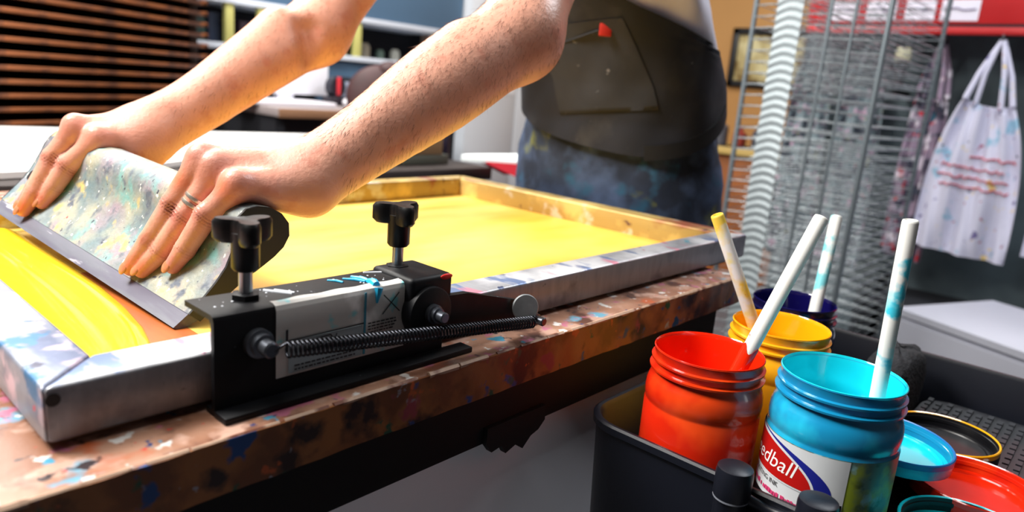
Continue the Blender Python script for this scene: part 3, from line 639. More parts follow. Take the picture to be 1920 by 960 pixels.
def nets(fn, lo, hi, h):
    """mesh of fn = 0 on a grid of step h (evaluated only near the surface)"""
    lo = np.array(lo, np.float32); n = np.ceil((np.array(hi) - lo) / h).astype(int) // 4 * 4 + 4
    c = [np.arange(0, n[i], 4) for i in range(3)]
    G = np.stack(np.meshgrid(*c, indexing='ij'), -1).reshape(-1, 3)
    dc = fn(lo + (G + 1.5).astype(np.float32) * h).reshape([len(x) for x in c])
    D = np.repeat(np.repeat(np.repeat(dc, 4, 0), 4, 1), 4, 2).astype(np.float32)
    act = np.abs(dc) < 7 * h
    A = np.argwhere(act) * 4
    off = np.stack(np.meshgrid(*[np.arange(4)] * 3, indexing='ij'), -1).reshape(-1, 3)
    for s in range(0, len(A), 8000):
        I = (A[s:s + 8000, None, :] + off[None]).reshape(-1, 3)
        D[I[:, 0], I[:, 1], I[:, 2]] = fn(lo + I.astype(np.float32) * h)
    ins = D < 0
    cnt = np.zeros([x - 1 for x in D.shape], np.int8)
    for i in (0, 1):
        for j in (0, 1):
            for k in (0, 1): cnt += ins[i:D.shape[0] - 1 + i, j:D.shape[1] - 1 + j, k:D.shape[2] - 1 + k]
    cells = np.argwhere((cnt > 0) & (cnt < 8)); idx = np.full(cnt.shape, -1, np.int32); idx[tuple(cells.T)] = np.arange(len(cells))
    acc = np.zeros((len(cells), 3)); num = np.zeros(len(cells))
    cor = [(i, j, k) for i in (0, 1) for j in (0, 1) for k in (0, 1)]
    for p in cor:
        for ax in range(3):
            if p[ax]: continue
            q = list(p); q[ax] = 1
            d0 = D[tuple((cells + p).T)]; d1 = D[tuple((cells + q).T)]; m = (d0 < 0) != (d1 < 0)
            t = np.where(m, d0 / np.where(d0 == d1, 1, d0 - d1), 0)
            pos = np.array(p, float)[None].repeat(len(cells), 0); pos[:, ax] += t
            acc[m] += pos[m]; num[m] += 1
    V = lo + (cells + acc / num[:, None]) * h
    F = []
    for ax in range(3):
        a1, a2 = (ax + 1) % 3, (ax + 2) % 3
        s0 = [slice(None)] * 3; s1 = [slice(None)] * 3; s0[ax] = slice(0, -1); s1[ax] = slice(1, None)
        E = np.argwhere(ins[tuple(s0)] != ins[tuple(s1)])
        E = E[(E[:, a1] > 0) & (E[:, a2] > 0) & (E[:, a1] < cnt.shape[a1]) & (E[:, a2] < cnt.shape[a2])]
        flip = ins[tuple(E.T)]
        q = []
        for o1, o2 in ((-1, -1), (0, -1), (0, 0), (-1, 0)):
            e = E.copy(); e[:, a1] += o1; e[:, a2] += o2; q.append(idx[tuple(e.T)])
        Q = np.stack(q, 1); Q[~flip] = Q[~flip][:, ::-1]; F.append(Q[(Q >= 0).all(1)])
    F = np.concatenate(F)
    # light smoothing
    ed = np.concatenate([F[:, [i, (i + 1) % 4]] for i in range(4)])
    deg = np.bincount(ed[:, 0], minlength=len(V)) + np.bincount(ed[:, 1], minlength=len(V))
    for it in range(2):
        for w in (0.5, -0.3):
            sm = np.zeros_like(V)
            for c_ in range(3): sm[:, c_] = np.bincount(ed[:, 0], V[ed[:, 1], c_], len(V)) + np.bincount(ed[:, 1], V[ed[:, 0], c_], len(V))
            V = V + w * (sm / np.maximum(deg, 1)[:, None] - V)
    return V, F

# joints in metres: MCP, PIP, DIP, tip of each finger
NF = dict(i=[(.2735, .5885, .9195), (.2520, .5975, .8850), (.2385, .6070, .8590), (.2280, .6150, .8410)],
          m=[(.2607, .5673, .9244), (.2425, .5815, .8865), (.2285, .5940, .8565), (.2172, .6058, .8325)],
          r=[(.2667, .5545, .9188), (.2465, .5680, .8790), (.2322, .5825, .8500), (.2220, .5945, .8325)],
          p=[(.2708, .5301, .9089), (.2515, .5445, .8835), (.2400, .5560, .8560), (.2335, .5635, .8415)])
FF = dict(i=[(.2570, .7856, .9174), (.2334, .8068, .8885), (.2215, .8125, .8666), (.2125, .8178, .8512)],
          m=[(.2447, .8076, .9267), (.2250, .8227, .8930), (.2085, .8259, .8605), (.1990, .8300, .8425)],
          r=[(.2490, .8265, .9245), (.2300, .8390, .8915), (.2130, .8440, .8610), (.2030, .8470, .8450)],
          p=[(.2590, .8430, .9170), (.2400, .8540, .8885), (.2260, .8590, .8660), (.2160, .8620, .8520)])
FR = dict(i=[.0112, .0102, .0088, .0070], m=[.0114, .0104, .0090, .0072], r=[.0110, .0100, .0087, .0070], p=[.0106, .0095, .0083, .0066])
def smax(a, b, k): return -smin(-a, -b, k)
def make_arm(F, carp, wr, thumb, heel, fore, frad, upper, urad, tend, musc=(), hollow=()):
    def fn(P):
        P = np.asarray(P, np.float32)
        palm = None
        for f in 'imrp':
            e = cone_sd(P, carp[f], F[f][0], 0.0155, 0.0122); palm = e if palm is None else smin(palm, e, 0.012)
        for a, b, ra, rb in heel: palm = smin(palm, cone_sd(P, a, b, ra, rb), 0.012)
        arm = spline(P, fore, frad)
        arm = smin(arm, spline(P, upper, urad, 8), 0.030)
        for a, b, ra, rb in musc: arm = smin(arm, cone_sd(P, a, b, ra, rb), 0.010)
        for a, b, ra, rb in hollow: arm = smax(arm, -cone_sd(P, a, b, ra, rb), 0.024)
        for a, b, ra, rb in wr: arm = smin(arm, cone_sd(P, a, b, ra, rb), 0.014)
        d = smin(palm, arm, 0.020)
        fs = None
        for f in 'imrp':
            e = chain(P, F[f], FR[f], 0.0022)
            for j, rr in ((1, 0.0062), (0, 0.0075)):               # knuckle caps on the back of the joints
                kp = np.array(F[f][j], np.float32) + np.array(tend, np.float32) * (FR[f][j] - 0.0045 if j else FR[f][j] - 0.004)
                e = smin(e, np.linalg.norm(P - kp, axis=1) - rr, 0.004)
            fs = e if fs is None else smin(fs, e, 0.0011)
        d = smin(d, fs, 0.0080)
        t = chain(P, thumb, [0.0150, 0.0120, 0.0102, 0.0078], 0.004); d = smin(d, t, 0.008)
        for f in 'imrp':                                            # extensor tendons
            a = np.array(carp[f], np.float32) + np.array(tend, np.float32) * 0.0125; b = np.array(F[f][0], np.float32) + np.array(tend, np.float32) * 0.0092
            d = smin(d, cone_sd(P, a, b, 0.0014, 0.0020), 0.0045)
        for a, b, ra, rb in VEINS: d = smin(d, cone_sd(P, a, b, ra, rb), 0.004)
        return d
    return fn
VEINS = []
lerp = lambda a, b, t: tuple(a[i] + (b[i] - a[i]) * t for i in range(3))
def off(p, dx=0, dy=0, dz=0): return (p[0] + dx, p[1] + dy, p[2] + dz)
# left arm (near)
NW = (.3425, .5365, .9135); NE = (.5860, .5300, 1.0560); NSH = (.800, .615, 1.285)
near_fn = make_arm(NF, dict(i=(.333, .553, .917), m=(.334, .546, .920), r=(.335, .538, .9175), p=(.334, .530, .910)),
    [((.335, .5440, .9185), lerp(NW, NE, .3), .0195, .024), ((.335, .5300, .9060), lerp(NW, NE, .3), .0195, .024), ((.3500, .5285, .9245), (.3560, .5290, .9290), .0125, .012)],
    [(.320, .549, .902), (.3110, .578, .880), (.3010, .600, .860), (.2890, .613, .843)],
    [((.332, .5270, .9010), (.2980, .5255, .9010), .0165, .0130), ((.330, .550, .906), (.300, .570, .905), .0150, .013), ((.315, .540, .908), (.285, .555, .908), .014, .012)],
    [NW, lerp(NW, NE, .22), off(lerp(NW, NE, .55), 0, 0, .002), off(lerp(NW, NE, .86), 0, 0, .001), off(NE, 0, 0, -.002)], [.0268, .0330, .0430, .0420, .0405],
    [off(NE, 0, 0, -.002), off(lerp(NE, NSH, .45), -.010, 0, .004), NSH], [.0405, .0470, .0560], (-0.42, -0.32, 0.85),
    [((.515, .5405, 1.033), (.392, .5270, .957), .0290, .0185)], [((.541, .4650, 1.075), (.541, .4570, 1.028), .0095, .0095)])
# right arm (far)
FWR = (.3118, .7990, .9235); FE = (.5480, .8550, 1.0520); FSH = (.790, .930, 1.285)
far_fn = make_arm(FF, dict(i=(.305, .790, .922), m=(.304, .797, .928), r=(.306, .805, .929), p=(.309, .813, .926)),
    [((.306, .8060, .9320), lerp(FWR, FE, .3), .0195, .022), ((.306, .7930, .9160), lerp(FWR, FE, .3), .0200, .022), ((.3230, .8020, .9460), (.3300, .8040, .9490), .0115, .011)],
    [(.3020, .787, .908), (.3010, .785, .893), (.2970, .797, .868), (.2880, .807, .850)],
    [((.306, .7880, .9120), (.2900, .7830, .9100), .0170, .0150), ((.300, .810, .918), (.275, .825, .915), .0150, .0130), ((.290, .795, .915), (.268, .800, .912), .0150, .0130)],
    [FWR, lerp(FWR, FE, .22), off(lerp(FWR, FE, .55), 0, 0, .004), off(lerp(FWR, FE, .86), 0, 0, .002), FE], [.0268, .0305, .0370, .0380, .0375],
    [FE, off(lerp(FE, FSH, .45), -.008, 0, .006), FSH], [.0380, .0450, .0560], (-0.45, -0.18, 0.87),
    [((.484, .8440, 1.047), (.367, .8090, .961), .0270, .0180)], [((.510, .8130, 1.050), (.512, .8040, 1.022), .0090, .0090)])
V1, F1 = nets(near_fn, (.195, .46, .815), (.87, .69, 1.35), 0.0014)
V2, F2 = nets(far_fn, (.175, .74, .82), (.87, 1.00, 1.35), 0.0016)
# torso, neck, head and legs (mostly under clothes or above the picture), joined into the same body
HIP, WST, CHS, SHD, NCK = (1.10, .735, .90), (1.075, .725, 1.00), (.985, .745, 1.16), (.86, .765, 1.29), (.80, .768, 1.37)
def body_fn(P):
    P = np.asarray(P, np.float32)
    d = chain(P, [off(HIP, 0, -.06), off(WST, 0, -.06), off(CHS, 0, -.075), off(SHD, 0, -.09)], [.085, .075, .078, .065], .03)
    d = smin(d, chain(P, [off(HIP, 0, .06), off(WST, 0, .06), off(CHS, 0, .075), off(SHD, 0, .09)], [.085, .075, .078, .065], .03), .04)
    d = smin(d, cone_sd(P, off(SHD, .02, -.15), off(SHD, .02, .16), .055, .055), .05)
    d = smin(d, cone_sd(P, NSH, off(SHD, 0, -.10), .055, .06), .04); d = smin(d, cone_sd(P, FSH, off(SHD, 0, .10), .055, .06), .04)
    d = smin(d, cone_sd(P, off(SHD, -.01, 0, .02), off(NCK, -.01, 0, .03), .062, .055), .03)
    hd = (.742, .77, 1.50)
    e = cone_sd(P, off(hd, .012, 0, .025), off(hd, -.012, 0, -.03), .090, .072)
    e = smin(e, cone_sd(P, off(hd, -.045, 0, -.075), off(hd, -.035, 0, -.04), .038, .05), .03)
    e = smin(e, cone_sd(P, off(hd, -.098, 0, -.012), off(hd, -.108, 0, -.045), .010, .016), .015)
    for s in (-1, 1):
        e = smin(e, cone_sd(P, off(hd, .012, s * .083, -.035), off(hd, .018, s * .090, .005), .012, .017), .008)
        e = np.maximum(e, -(np.linalg.norm(P - np.array(off(hd, -.108, s * .033, -.002), np.float32), axis=1) - .018))
    e = smin(e, cone_sd(P, off(hd, -.093, -.022, -.082), off(hd, -.093, .022, -.082), .009, .009), .006)
    d = smin(d, e, .025)
    for s in (-1, 1):
        d = smin(d, chain(P, [off(HIP, 0, s * .09, -.04), (1.11, .735 + s * .10, .48), (1.14, .735 + s * .11, .09)], [.085, .052, .036], .03), .04)
        d = smin(d, cone_sd(P, (1.14, .735 + s * .11, .05), (1.00, .735 + s * .12, .03), .034, .026), .03)
    return d
V3, F3 = nets(body_fn, (.58, .46, -.02), (1.30, 1.05, 1.64), 0.010)
man = thing('person', (1.10, .735, 0), 'person in dark apron and jeans leaning over the table, gripping the squeegee', 'person')
V = np.concatenate([V1, V2, V3]); Fq = np.concatenate([F1, F2 + len(V1), F3 + len(V1) + len(V2)])
me = bpy.data.meshes.new('body')
me.vertices.add(len(V)); me.vertices.foreach_set('co', V.astype(np.float32).ravel())
me.loops.add(len(Fq) * 4); me.loops.foreach_set('vertex_index', Fq.astype(np.int32).ravel())
me.polygons.add(len(Fq)); me.polygons.foreach_set('loop_start', np.arange(0, len(Fq) * 4, 4, dtype=np.int32)); me.polygons.foreach_set('loop_total', np.full(len(Fq), 4, np.int32))
me.update(calc_edges=True); me.validate()
# pigmentation: flushed knuckles and fingertips
fl = np.zeros(len(V))
for FD in (NF, FF):
    for f in 'imrp':
        for j, (w, s) in enumerate(((.9, .012), (1.0, .009), (.4, .007), (1.0, .012))):
            fl = np.maximum(fl, w * np.exp(-((V - np.array(FD[f][j])) ** 2).sum(1) / (2 * s * s)))
        c = np.array(FD[f][0]); fl = np.maximum(fl, 0.35 * np.exp(-((V - c) ** 2).sum(1) / (2 * .03 ** 2)))
at = me.attributes.new('flush', 'FLOAT', 'POINT'); at.data.foreach_set('value', fl.astype(np.float32))
st = np.zeros(len(V))                                                # orange ink rubbed on two knuckles and the tips
for p, s, w in ((lerp(NF['p'][0], NF['p'][1], .2), .006, 1), (lerp(NF['m'][0], NF['m'][1], .55), .006, .9), (NF['m'][3], .006, .6), (NF['r'][3], .006, .6), (FF['m'][3], .007, 1), (FF['i'][3], .005, .5)):
    q = np.array(p) + np.array((-.5, -.4, .6)) * .008; st = np.maximum(st, w * np.exp(-((V - q) ** 2).sum(1) / (2 * s * s)))
at = me.attributes.new('stain', 'FLOAT', 'POINT'); at.data.foreach_set('value', st.astype(np.float32))
m_skin = mat('skin', srgb(216, 158, 135), 0.36, var=0.08, vscale=30, bump=0.22, bscale=300, sss=0.04, layers=((srgb(204, 138, 116), 50, 0.62, 121, 0.08), (srgb(150, 92, 70), 200, 0.77, 122, 0.02)))
nt = m_skin.node_tree; bs = nt.nodes['Principled BSDF']
cur = bs.inputs['Base Color'].links[0].from_socket
for an, colr, f in (('flush', srgb(204, 120, 116), 0.75), ('stain', srgb(226, 110, 50), 0.85), ('fold', srgb(150, 74, 62), 0.8)):
    a_ = nt.nodes.new('ShaderNodeAttribute'); a_.attribute_name = an
    ml = nt.nodes.new('ShaderNodeMath'); ml.operation = 'MULTIPLY'; ml.inputs[1].default_value = f; nt.links.new(a_.outputs['Fac'], ml.inputs[0])
    mx = nt.nodes.new('ShaderNodeMix'); mx.data_type = 'RGBA'; nt.links.new(ml.outputs[0], mx.inputs[0]); nt.links.new(cur, mx.inputs[6]); mx.inputs[7].default_value = colr
    cur = mx.outputs[2]
nt.links.new(cur, bs.inputs['Base Color'])
# knuckle creases: shallow folds across the back of each middle joint
crease = np.zeros(len(V)); 
for FD in (NF, FF):
    for f in 'imrp':
        for j in (1, 2):
            c = np.array(FD[f][j]); d_ = np.array(FD[f][j + 1]) - np.array(FD[f][j - 1]); d_ /= np.linalg.norm(d_)
            r_ = V - c; s_ = r_ @ d_; dist = np.linalg.norm(r_, axis=1)
            w = np.exp(-(s_ / .0055) ** 2) * (dist < .017)
            crease += w * (0.5 + 0.5 * np.cos(s_ / .0026 * 2 * np.pi)) * (0.0011 if j == 1 else 0.0006)
nr = np.zeros(len(V) * 3, np.float32); me.vertices.foreach_get('normal', nr); nr = nr.reshape(-1, 3)
V = V - nr * crease[:, None]
at = me.attributes.new('fold', 'FLOAT', 'POINT'); at.data.foreach_set('value', np.clip(crease / .0011, 0, 1).astype(np.float32) ** 2)
me.vertices.foreach_set('co', V.astype(np.float32).ravel()); me.update()
body = link('body', me, m_skin, man, angle=180)
# arm hair
rh = np.random.RandomState(4)
hv = []; hf = []
for (w_, e_, Vr, base, cnt_) in ((NW, NE, V1, 0, 3400), (FWR, FE, V2, len(V1), 900)):
    w_ = np.array(w_); e_ = np.array(e_); ax_ = e_ - w_; tt = ((V[base:base + len(Vr)] - w_) @ ax_) / (ax_ @ ax_)
    cand = np.where((tt > 0.04) & (tt < 1.05))[0] + base
    pick = rh.choice(cand, cnt_, replace=False); dd = -ax_ / np.linalg.norm(ax_)
    for q in pick:
        n_ = nr[q]; 
        if n_[2] < -0.55: continue
        p = V[q]; L1 = rh.uniform(.005, .011)
        dr = dd * 0.8 + n_ * 0.35 + rh.normal(0, .22, 3) + np.array((0, -0.1, -.35)); dr -= n_ * min(0, dr @ n_ - .25); dr /= np.linalg.norm(dr)
        sd = np.cross(dr, n_); sd /= np.linalg.norm(sd) + 1e-9; u2 = np.cross(sd, dr); r0 = 0.00011
        tip = p + dr * L1 - np.array((0, 0, .0012)); b0 = len(hv)
        hv += [p + sd * r0, p - sd * r0 * .5 + u2 * r0 * .87, p - sd * r0 * .5 - u2 * r0 * .87, tip]
        hf += [(b0, b0 + 1, b0 + 3), (b0 + 1, b0 + 2, b0 + 3), (b0 + 2, b0, b0 + 3)]
hm = bpy.data.meshes.new('arm_hair'); hm.from_pydata([tuple(map(float, p)) for p in hv], [], hf); hm.update()
tag(link('arm_hair', hm, mat('brown_arm_hair', srgb(92, 56, 36), 0.5), man, angle=180), 'fine brown hair on both forearms', kind='stuff')
# nails and ring
m_nail = mat('stained_fingernail', srgb(196, 126, 92), 0.3, var=0.2, vscale=300)
for FD, nd in ((NF, (-.62, -.30, .72)), (FF, (-.66, -.15, .73))):
    for f in 'imrp':
        a, b = Vector(FD[f][2]), Vector(FD[f][3]); d = (b - a).normalized(); n = Vector(nd); n = (n - d * n.dot(d)).normalized(); s = d.cross(n)
        c = b + n * (FR[f][3] - 0.0016) + d * 0.0018
        k = MB(); k.ell((0, 0, 0), 0.0062, 0.0047, 0.0019, 20, 10)
        k.bm.transform(Matrix.Translation(c) @ Matrix((d, s, n)).transposed().to_4x4()); k.build('fingernail', m_nail, man)
m_ring = mat('silver_ring', srgb(215, 208, 196), 0.32, metal=0.85)
a, b = Vector(NF['r'][0]), Vector(NF['r'][1]); d = (b - a).normalized(); k = MB()
for t in (0.60, 0.72):
    k.lathe([(0.0094, -0.0016), (0.0108, -0.0014), (0.0110, 0), (0.0108, 0.0014), (0.0094, 0.0016)], a + (b - a) * t, 40, cap=False, axis=d)
k.build('ring', m_ring, man)['label'] = 'silver double band on the ring finger'
# hair cap (above the picture)
hd = (.742, .77, 1.50); k = MB()
rg = []
for i in range(11):
    a = PI * 0.5 * i / 10; rg.append([(hd[0] + .020 + .100 * math.cos(a) * math.cos(2 * PI * q / 28) * (1.0 if math.cos(2 * PI * q / 28) > -0.3 else 0.92), hd[1] + .095 * math.cos(a) * math.sin(2 * PI * q / 28), hd[2] + .025 + .098 * math.sin(a)) for q in range(28)])
k.rings(rg).build('hair', mat('brown_hair', srgb(70, 48, 34), 0.6, bump=0.6, bscale=200), man)

# clothes: shells around the torso; ang 0 = his front (-x), +90 deg = his left side (-y, towards the camera)
SEC = [(.84, 1.105, .735, .140, .192), (.90, 1.100, .735, .138, .190), (.96, 1.086, .730, .128, .178), (1.02, 1.066, .725, .124, .173), (1.08, 1.038, .735, .127, .178), (1.14, 1.000, .742, .136, .190), (1.20, .950, .750, .136, .196), (1.26, .895, .760, .128, .205), (1.31, .850, .766, .105, .205), (1.36, .815, .768, .075, .12)]
def torso(z):
    for a, b in zip(SEC, SEC[1:]):
        if z <= b[0] or b is SEC[-1]:
            t = max(-.2, min(1, (z - a[0]) / (b[0] - a[0]))); return [a[i] + (b[i] - a[i]) * t for i in range(1, 5)]
def tp(ang, z, o=0.0, fold=0.0):
    cx, cy, rx, ry = torso(z); f = fold * (math.sin(ang * 7 + z * 31) + .6 * math.sin(ang * 13 - z * 53))
    return (cx - (rx + o + f) * math.cos(ang), cy - (ry + o + f) * math.sin(ang), z)
m_shirt = mat('white_tshirt', srgb(236, 234, 246), 0.85, var=0.04, vscale=30, bump=0.1, bscale=400)
m_apron = mat('dark_apron_canvas', srgb(25, 28, 38), 0.8, var=0.25, vscale=14, bump=0.25, bscale=500, layers=((srgb(58, 58, 60), 9, 0.62, 131, 0.08), (srgb(120, 118, 122), 90, 0.75, 132)))
m_pocket = mat('faded_pocket_canvas', srgb(42, 43, 47), 0.85, var=0.25, vscale=20, bump=0.25, bscale=500, layers=((srgb(110, 108, 112), 60, 0.72, 133),))
m_jeans = mat('paint_stained_jeans', srgb(44, 56, 78), 0.85, var=0.35, vscale=12, bump=0.3, bscale=450, layers=((srgb(26, 34, 50), 9, 0.52, 141, 0.08), (srgb(84, 104, 140), 14, 0.60, 142, 0.14), (srgb(124, 128, 60), 16, 0.675, 143, 0.06), (srgb(44, 90, 118), 20, 0.67, 144, 0.06)))
m_strap = mat('black_apron_tie', srgb(12, 12, 15), 0.7)
D2R = PI / 180
k = MB()
def shirt(u, v, o=0.0):
    ang = -PI + 2 * PI * u; z = 1.045 + (1.352 - 1.045) * v
    bul = 0.020 * math.exp(-((z - 1.085) / .022) ** 2) * max(0, -math.cos(ang))
    return tp(ang, z, 0.008 + bul - o, 0.003)
rg = [[shirt(i / 80, j / 40) for i in range(80)] for j in range(41)]
k.rings(rg, cap=False)
for sh, el in ((NSH, NE), (FSH, FE)):                                # short sleeves
    a = Vector(off(sh, .02, 0, .0)); b = Vector(lerp(sh, el, .42)); 
    k.tube([a, a + (b - a) * .35, a + (b - a) * .7, b, b - (b - a) * 0.02], [.080, .078, .074, .072, .062], 28, cap=False)
k.build('shirt', m_shirt, man, angle=80)
def hem(ang):
    c = (ang / D2R - 38) / 90
    return 0.912 + (0.055 if c < 0 else 0.115) * min(1, abs(c)) ** 1.7
def top_ang(z):
    pts = [(1.02, 165), (1.075, 128), (1.095, 82), (1.13, 44), (1.165, 27), (1.25, 24), (1.32, 22)]
    for a, b in zip(pts, pts[1:]):
        if z <= b[0]: return (a[1] + (b[1] - a[1]) * max(0, (z - a[0]) / (b[0] - a[0]))) * D2R
    return 22 * D2R
k = MB()
def apron(u, v, o=0.0):
    s = 2 * u - 1; z0 = None; ang = s * 165 * D2R
    for it in range(6):
        zb = hem(ang); z = zb + (1.315 - zb) * v; ang = s * top_ang(z)
    return tp(ang, z, 0.0175 + o, 0.0016)
k.grid(lambda u, v: apron(u, v), 90, 60, lambda u, v: apron(u, v, -0.003)).build('apron', m_apron, man, angle=80)
k = MB()
def tie(u, v, o=0.0):
    ang = (40 + 110 * u) * D2R; return tp(ang, hem(ang) + 0.004 + 0.024 * v - 0.01 * (1 - u), 0.0195 + o)
k.grid(tie, 40, 4, lambda u, v: tie(u, v, -0.002)).build('apron_tie', m_strap, man, angle=80)
k = MB()
def pock(u, v, o=0.0):
    ang = (-5 + 52 * u - 10 * v) * D2R; return tp(ang, 0.965 + 0.125 * v + 0.022 * u, 0.0195 + o, 0.0016)
k.grid(pock, 24, 16, lambda u, v: pock(u, v, -0.002)).build('pocket', m_pocket, man, angle=80)
a = Vector(tp(2 * D2R, 1.072, .021)); b = Vector(tp(25 * D2R, 1.094, .021)); n_ = Vector((-.7, -.7, 0))
MB().tube([a, (a + b) / 2 + n_ * .002, b], 0.0018, 8).build('pocket_seam', m_strap, man)
c = Vector(tp(28 * D2R, 1.095, .0205)); k = MB(); k.box(-.009, .009, -.002, .002, -.009, .009, .001); k.bm.transform(Matrix.Translation(c) @ Matrix.Rotation(-0.75, 4, 'Z')); k.build('pocket_tab', mat('red_tab', srgb(190, 36, 20), 0.6), man)['label'] = 'small red tab'
k = MB()
rg = [[tp(-PI + 2 * PI * i / 72, z, 0.004 + (0.004 if z < 0.9 else 0), 0.004) for i in range(72)] for z in (1.00, .98, .96, .93, .90, .87, .84, .81, .78)]
k.rings(rg, cap=True)
for s in (-1, 1):
    k.tube([(1.105, .735 + s * .088, .82), (1.108, .735 + s * .095, .70), (1.11, .735 + s * .10, .48), (1.125, .735 + s * .108, .25), (1.14, .735 + s * .11, .07)], [.104, .097, .078, .068, .066], 36)
k.build('jeans', m_jeans, man, angle=80)
for s in (-1, 1):
    k = MB(); rg = []
    for t in range(15):
        u = t / 14; x = 1.19 - 0.27 * u; wd = .045 * (1 - (2 * u - 1) ** 6) ** .5 + .004; hg = (.085 - .055 * min(1, u * 1.6) + .012) * (1 - (2 * u - 1) ** 10) ** .5 + .006
        rg.append([(x, .735 + s * .115 + wd * math.cos(PI * q / 12), .004 + hg * math.sin(PI * q / 12)) for q in range(13)])
    k.rings(rg).build('shoe', mat('black_shoe', srgb(24, 22, 22), 0.5) if 'black_shoe' not in MATS else MATS['black_shoe'], man)

# ================================================================ background, left: work table, white board, drying rack
m_dkwood = mat('dark_table_wood', srgb(44, 34, 32), 0.6, var=0.2, vscale=10)
wt = thing('work_table', (0.45, 1.90, 0), 'dark wooden work table behind the screen frame, under the white board', 'table')
MB().box(-0.2, 1.50, 1.42, 2.355, 0.735, 0.772, 0.004).build('tabletop', m_dkwood, wt)
for (x, y) in ((-0.15, 1.48), (1.44, 1.48), (-0.15, 2.30), (1.44, 2.30)):
    MB().box(x - 0.03, x + 0.03, y - 0.03, y + 0.03, 0, 0.735, 0.003).build('leg', m_dkwood, wt)
m_board = mat('glossy_white_board', srgb(250, 250, 248), 0.35)
poly = [(-0.10, 1.44), (0.33, 1.475), (0.585, 1.52), (1.17, 1.88)]
cx, cy, r = 1.29, 2.10, 0.15
poly += [(1.30, 1.97), (1.375, 2.03), (1.405, 2.09), (1.40, 2.14), (1.365, 2.168), (0.52, 2.295), (0.36, 2.30), (-0.05, 2.05)]
k = MB(); rg = []
cc = Vector((0.5, 1.95, 0))
for z, s in ((0.7735, 0.992), (0.7745, 1.0), (0.7865, 1.0), (0.7885, 0.992)): rg.append([(cc.x + (x - cc.x) * s, cc.y + (y - cc.y) * s, z) for x, y in poly])
k.rings(rg); tag(k.build('white_board', m_board), 'big glossy white board with rounded corner lying on the dark work table', 'board')

m_rackw = mat('brown_rack_wood', srgb(120, 66, 30), 0.5, var=0.3, vscale=12, stretch=(0.4, 4, 4), layers=((srgb(70, 36, 20), 10, 0.56, 151, 0.06), (srgb(215, 200, 190), 46, 0.725, 152)))
m_rackd = mat('dark_rack_wood', srgb(34, 17, 11), 0.7)
ra, rb_ = Vector((0.530, 2.440, 0)), Vector((1.330, 2.826, 0)); yaw = math.atan2(rb_.y - ra.y, rb_.x - ra.x); Wd = (rb_ - ra).length
rk = thing('drying_rack', ra, 'tall brown wooden rack of closely stacked drying trays on the left', 'rack', rz=yaw)
X0 = -0.10
MB().box(X0, Wd - 0.02, 0.50, 0.53, 0.05, 1.62).build('back_panel', m_rackd, rk, world=False)
for x in (X0, Wd - 0.045): MB().box(x, x + 0.045, 0.05, 0.50, 0, 1.62, 0.003).build('side_post', m_rackd, rk, world=False)
base = None
for i in range(36):
    z = 0.18 + 0.0395 * i
    k = MB(); k.box(X0 + 0.001, Wd - 0.001, 0.0, 0.024, 0, 0.0135, 0.002)
    k.box(Wd - 0.026, Wd, 0.0, 0.47, 0.0, 0.0160, 0.002)
    k.box(X0 + 0.02, Wd - 0.02, 0.022, 0.47, 0.002, 0.006)
    if base is None:
        base = k.build('tray', m_rackw, rk, world=False); base.location = (0, 0, z)
    else:
        k.bm.free(); c = base.copy(); COL.objects.link(c); c.parent = rk; c.location = (0, 0, z)

# ================================================================ background, centre: desk with hutch, ironing board, cabinet
m_blue = mat('blue_grey_laminate', srgb(78, 108, 136), 0.55, var=0.05, vscale=4)
m_whl = mat('white_laminate_edge', srgb(205, 212, 224), 0.5)
m_dkin = mat('dark_shelf_interior', srgb(18, 20, 28), 0.8)
m_ylw = mat('pale_yellow_post', srgb(190, 186, 110), 0.6)
hu = thing('desk_hutch', (2.1, 2.95, 0), 'blue grey desk hutch with overhead cabinet and open dark shelf', 'desk')
MB().box(1.36, 2.84, 3.00, 3.36, 1.270, 1.85, 0.004).build('overhead_cabinet', m_blue, hu)
MB().box(1.36, 2.72, 2.99, 3.36, 1.243, 1.268, 0.003).build('cabinet_edge', m_whl, hu)
MB().box(1.36, 2.84, 3.34, 3.37, 0.79, 1.27).build('shelf_back', m_dkin, hu)
MB().box(1.36, 2.84, 2.99, 3.34, 1.058, 1.082, 0.003).build('shelf', m_whl, hu)
MB().box(1.95, 2.84, 3.02, 3.05, 0.50, 1.057).build('hutch_back', m_blue, hu)
for x in (1.505, 1.655, 2.07, 2.155, 2.66): MB().box(x - 0.018, x + 0.018, 3.00, 3.03, 1.083, 1.243, 0.002).build('post', m_ylw, hu)
MB().box(1.42, 2.37, 2.46, 3.34, 0.820, 0.855, 0.004).build('desktop', mat('desk_laminate', srgb(150, 140, 140), 0.4), hu)
MB().box(1.42, 2.37, 2.452, 2.462, 0.818, 0.853, 0.003).build('desk_edge', mat('desk_edge_brown', srgb(132, 96, 70), 0.5), hu)
MB().box(1.44, 2.35, 2.52, 2.56, 0.05, 0.820).build('modesty_panel', m_dkin, hu)
for x in (1.43, 2.32): MB().box(x, x + 0.04, 2.50, 3.32, 0, 0.820).build('side_panel', m_dkin, hu)
